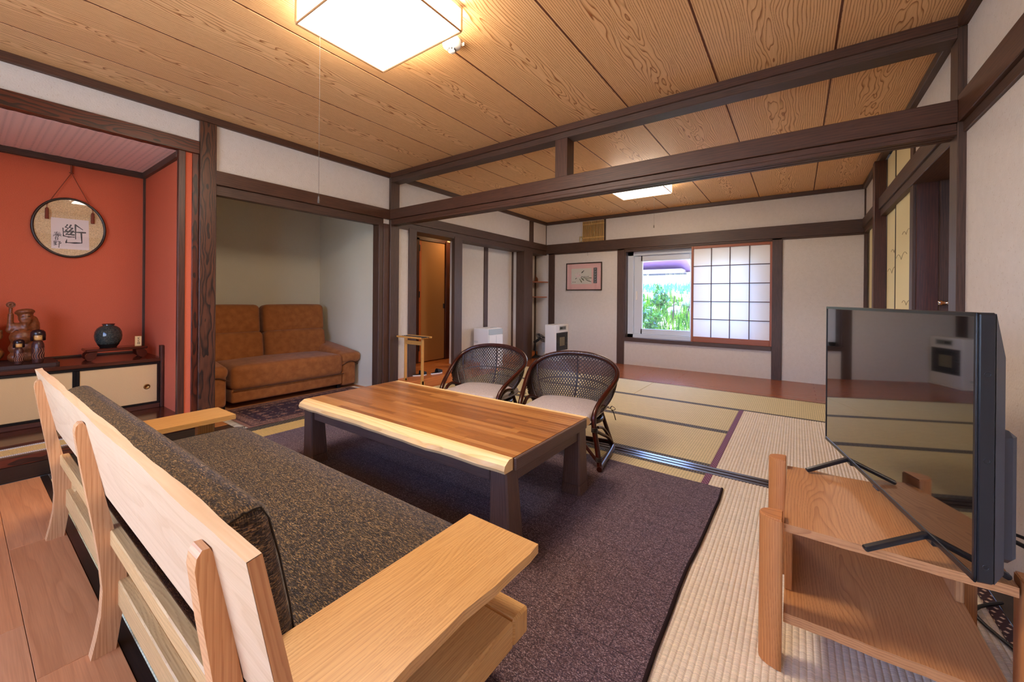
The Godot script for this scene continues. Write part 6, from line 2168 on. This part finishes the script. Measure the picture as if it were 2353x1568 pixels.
func garden() -> void:
	var g := RandomNumberGenerator.new()
	g.seed = 61
	var gr := []
	for i in 41:
		var row := PackedVector3Array()
		for j in 31:
			var z := lerpf(-6.26, -20.0, j / 30.0)
			row.append(V(lerpf(-14.0, 10.0, i / 40.0), bank_y(z) + g.randf_range(-0.03, 0.03), z))
		gr.append(row)
	var mb := MB.new()
	mb.grid(gr, true, Vector2(0.6, 0.5))
	var b := structure("ground", "sunlit earth bank rising behind the window", "ground")
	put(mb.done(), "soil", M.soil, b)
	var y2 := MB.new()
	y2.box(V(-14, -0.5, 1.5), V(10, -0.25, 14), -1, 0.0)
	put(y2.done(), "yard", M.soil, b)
	# blades of grass in two drifts
	var blade := MB.new()
	blade.tri(V(-0.008, 0, 0), V(0.008, 0, 0), V(0.012, 0.16, 0.03))
	blade.tri(V(-0.005, 0, 0.004), V(0.006, 0, -0.004), V(-0.03, 0.13, -0.02))
	blade.tri(V(0.002, 0, 0.004), V(-0.006, 0, 0.006), V(0.045, 0.1, 0.03))
	var bm := blade.done()
	for d in [[-7.0, -9.2, -4.2, -0.4, 2600, 1.0, 2.0, "tall green garden grass just outside the window", "grass"], [-9.9, -11.2, -6.5, 0.5, 2600, 0.9, 1.5, "band of bluish green grass higher on the bank", "grass"], [-11.4, -12.9, -6.5, 1.0, 260, 0.8, 1.5, "sparse dry grass near the top of the bank", "grass"]]:
		var mm := MultiMesh.new()
		mm.transform_format = MultiMesh.TRANSFORM_3D
		mm.use_colors = true
		mm.mesh = bm
		mm.instance_count = d[4]
		for k in d[4]:
			var z := g.randf_range(d[1], d[0])
			var x := g.randf_range(d[2], d[3])
			var s := g.randf_range(d[5], d[6])
			mm.set_instance_transform(k, Transform3D(Basis(Vector3.UP, g.randf() * TAU).scaled(Vector3.ONE * s), V(x, bank_y(z) - 0.02, z)))
			var c := [C(110, 160, 50), C(70, 120, 40), C(150, 190, 70), C(60, 100, 60)] if d[0] > -9 else ([C(80, 160, 100), C(100, 180, 120)] if d[0] > -11 else [C(200, 190, 120)])
			mm.set_instance_color(k, c[g.randi() % c.size()].srgb_to_linear())
		var mi := MultiMeshInstance3D.new()
		mi.name = numbered("grass")
		mi.multimesh = mm
		mi.material_override = M.grass
		add_child(mi)
		tag(mi, d[7], d[8], "", "stuff")
	# leafy shrubs close to the glass
	var leaf := MB.new()
	leaf.smooth(true)
	leaf.quad(V(0, 0, 0), V(0.022, 0.006, 0.03), V(0, 0.012, 0.075), V(-0.022, 0.006, 0.03))
	var lm := leaf.done()
	for k in 7:
		var x := -3.3 + k * 0.2
		var z := -7.15 - 0.62 * (k % 3)
		var o := thing("garden_shrub", "leafy green garden shrub outside the window, " + ["leftmost of the row", "second along the row", "third along the row", "fourth along the row", "fifth along the row", "sixth along the row", "last of the row by the grey rocks"][k], "shrub", V(x, bank_y(z) - 0.02, z), 0.0, "shrubs outside the window")
		var mm := MultiMesh.new()
		mm.transform_format = MultiMesh.TRANSFORM_3D
		mm.use_colors = true
		mm.mesh = lm
		mm.instance_count = 260
		var stems := MB.new()
		for q in 9:
			var a := g.randf() * TAU
			var tip := V(cos(a) * g.randf_range(0.05, 0.22), g.randf_range(0.25, 0.6), sin(a) * g.randf_range(0.05, 0.22))
			stems.tube(PackedVector3Array([Vector3(), tip * V(0.5, 0.6, 0.5), tip]), 0.005, 4)
			for l in 29:
				var i := q * 28 + l
				if i >= 260: break
				var t := g.randf_range(0.3, 1.0)
				mm.set_instance_transform(i, Transform3D(Basis.from_euler(V(g.randf_range(-1.2, 0.4), g.randf() * TAU, g.randf_range(-0.5, 0.5))).scaled(Vector3.ONE * g.randf_range(0.8, 1.6)), tip * t + V(g.randf_range(-0.03, 0.03), g.randf_range(-0.03, 0.03), g.randf_range(-0.03, 0.03))))
				mm.set_instance_color(i, [C(90, 140, 60), C(70, 120, 70), C(110, 160, 90), C(120, 160, 150)][g.randi() % 4].srgb_to_linear())
		for i in range(252, 260):
			mm.set_instance_transform(i, Transform3D(Basis(), V(0, 0.3, 0)))
		var mi := MultiMeshInstance3D.new()
		mi.name = "foliage"
		mi.multimesh = mm
		mi.material_override = M.grass
		mi.set_meta("kind", "stuff")
		o.add_child(mi)
		put(stems.done(), "stems", M.bark, o)
	# grey rocks and a bare young tree beside them
	for k in 5:
		var rk := sdf_mesh([[V(0, 0.06, 0), V(0.05, 0.1, 0.02), 0.13, 0.1], [V(-0.04, 0.14, 0), V(0.04, 0.2, -0.02), 0.1, 0.07]], 0.03, 0.05)
		var z := -8.3 - 0.5 * (k / 3)
		var o := put(rk, "garden_rock", M.rock, null, V(-1.98 + 0.34 * (k % 3) + 0.17 * (k / 3), bank_y(z) - 0.08, z))
		tag(o, "pale grey garden rock, " + ["lowest and leftmost of the pile", "middle of the lower row of the pile", "rightmost of the lower row of the pile", "left of the upper two of the pile", "right of the upper two of the pile"][k], "rock", "rocks beyond the window")
		o.rotation.y = k * 1.3
	for k in 2:
		var o := thing("bare_sapling", ["thin upright bare sapling in front of the rocks", "leaning bare sapling against the rocks"][k], "tree", V(-1.83 + k * 0.1, bank_y(-7.6) - 0.02, -7.6 - 0.3 * k))
		mb = MB.new()
		var lean := 0.02 if k == 0 else 0.17
		mb.tube(PackedVector3Array([V(0, 0, 0), V(lean * 0.5, 0.3, 0), V(lean, 0.62, 0)]), PackedFloat32Array([0.017, 0.014, 0.007]), 7)
		put(mb.done(), "trunk", M.bark, o)
		for q in 7:
			mb = MB.new()
			var t := 0.12 + q * 0.075
			var p := V(lean * t / 0.62, t, 0)
			var s := 1.0 if q % 2 else -1.0
			mb.tube(PackedVector3Array([p, p + V(s * 0.07, 0.01 + 0.02 * (q % 3), 0.02), p + V(s * 0.14, 0.03, 0.03)]), PackedFloat32Array([0.006, 0.004, 0.002]), 5)
			put(mb.done(), "branch", M.bark, o)
	# purple-roofed shed at the top of the bank
	var sh := thing("garden_shed", "purple metal roofed shed at the top of the bank", "shed", V(-4.0, bank_y(-13.6), -13.6))
	bx(V(-1.2, -0.3, -1.2), V(1.05, 0.15, 0.35), "wall", M.shed_wall, sh)
	mb = MB.new()
	mb.xf = at_xf(V(0, 0.18, 0.0), -0.32, 0, 0.03)
	mb.box(V(-1.4, 0, -0.9), V(1.25, 0.03, 0.62), -1, 0.004)
	var rf := put(mb.done(), "roof", M.purple, sh)
	for k in 9:
		mb = MB.new()
		mb.xf = at_xf(V(0, 0.18, 0.0), -0.32, 0, 0.03)
		var x := -1.38 + k * 0.325
		mb.box(V(x, 0.028, -0.9), V(x + 0.02, 0.05, 0.62), 2, 0.003)
		put(mb.done(), "roof_seam", M.purple, rf)
	bx(V(-1.42, -0.06, 0.56), V(1.26, -0.01, 0.64), "gutter", M.black_metal, sh, 0)
func _ready() -> void:
	rng.seed = 20240
	make_materials()
	more_materials()
	camera_and_light()
	make_floor()
	make_ceiling()
	make_walls()
	make_trims()
	make_tokonoma()
	make_openings()
	make_lamps()
	furniture()
	small_things()
	garden()
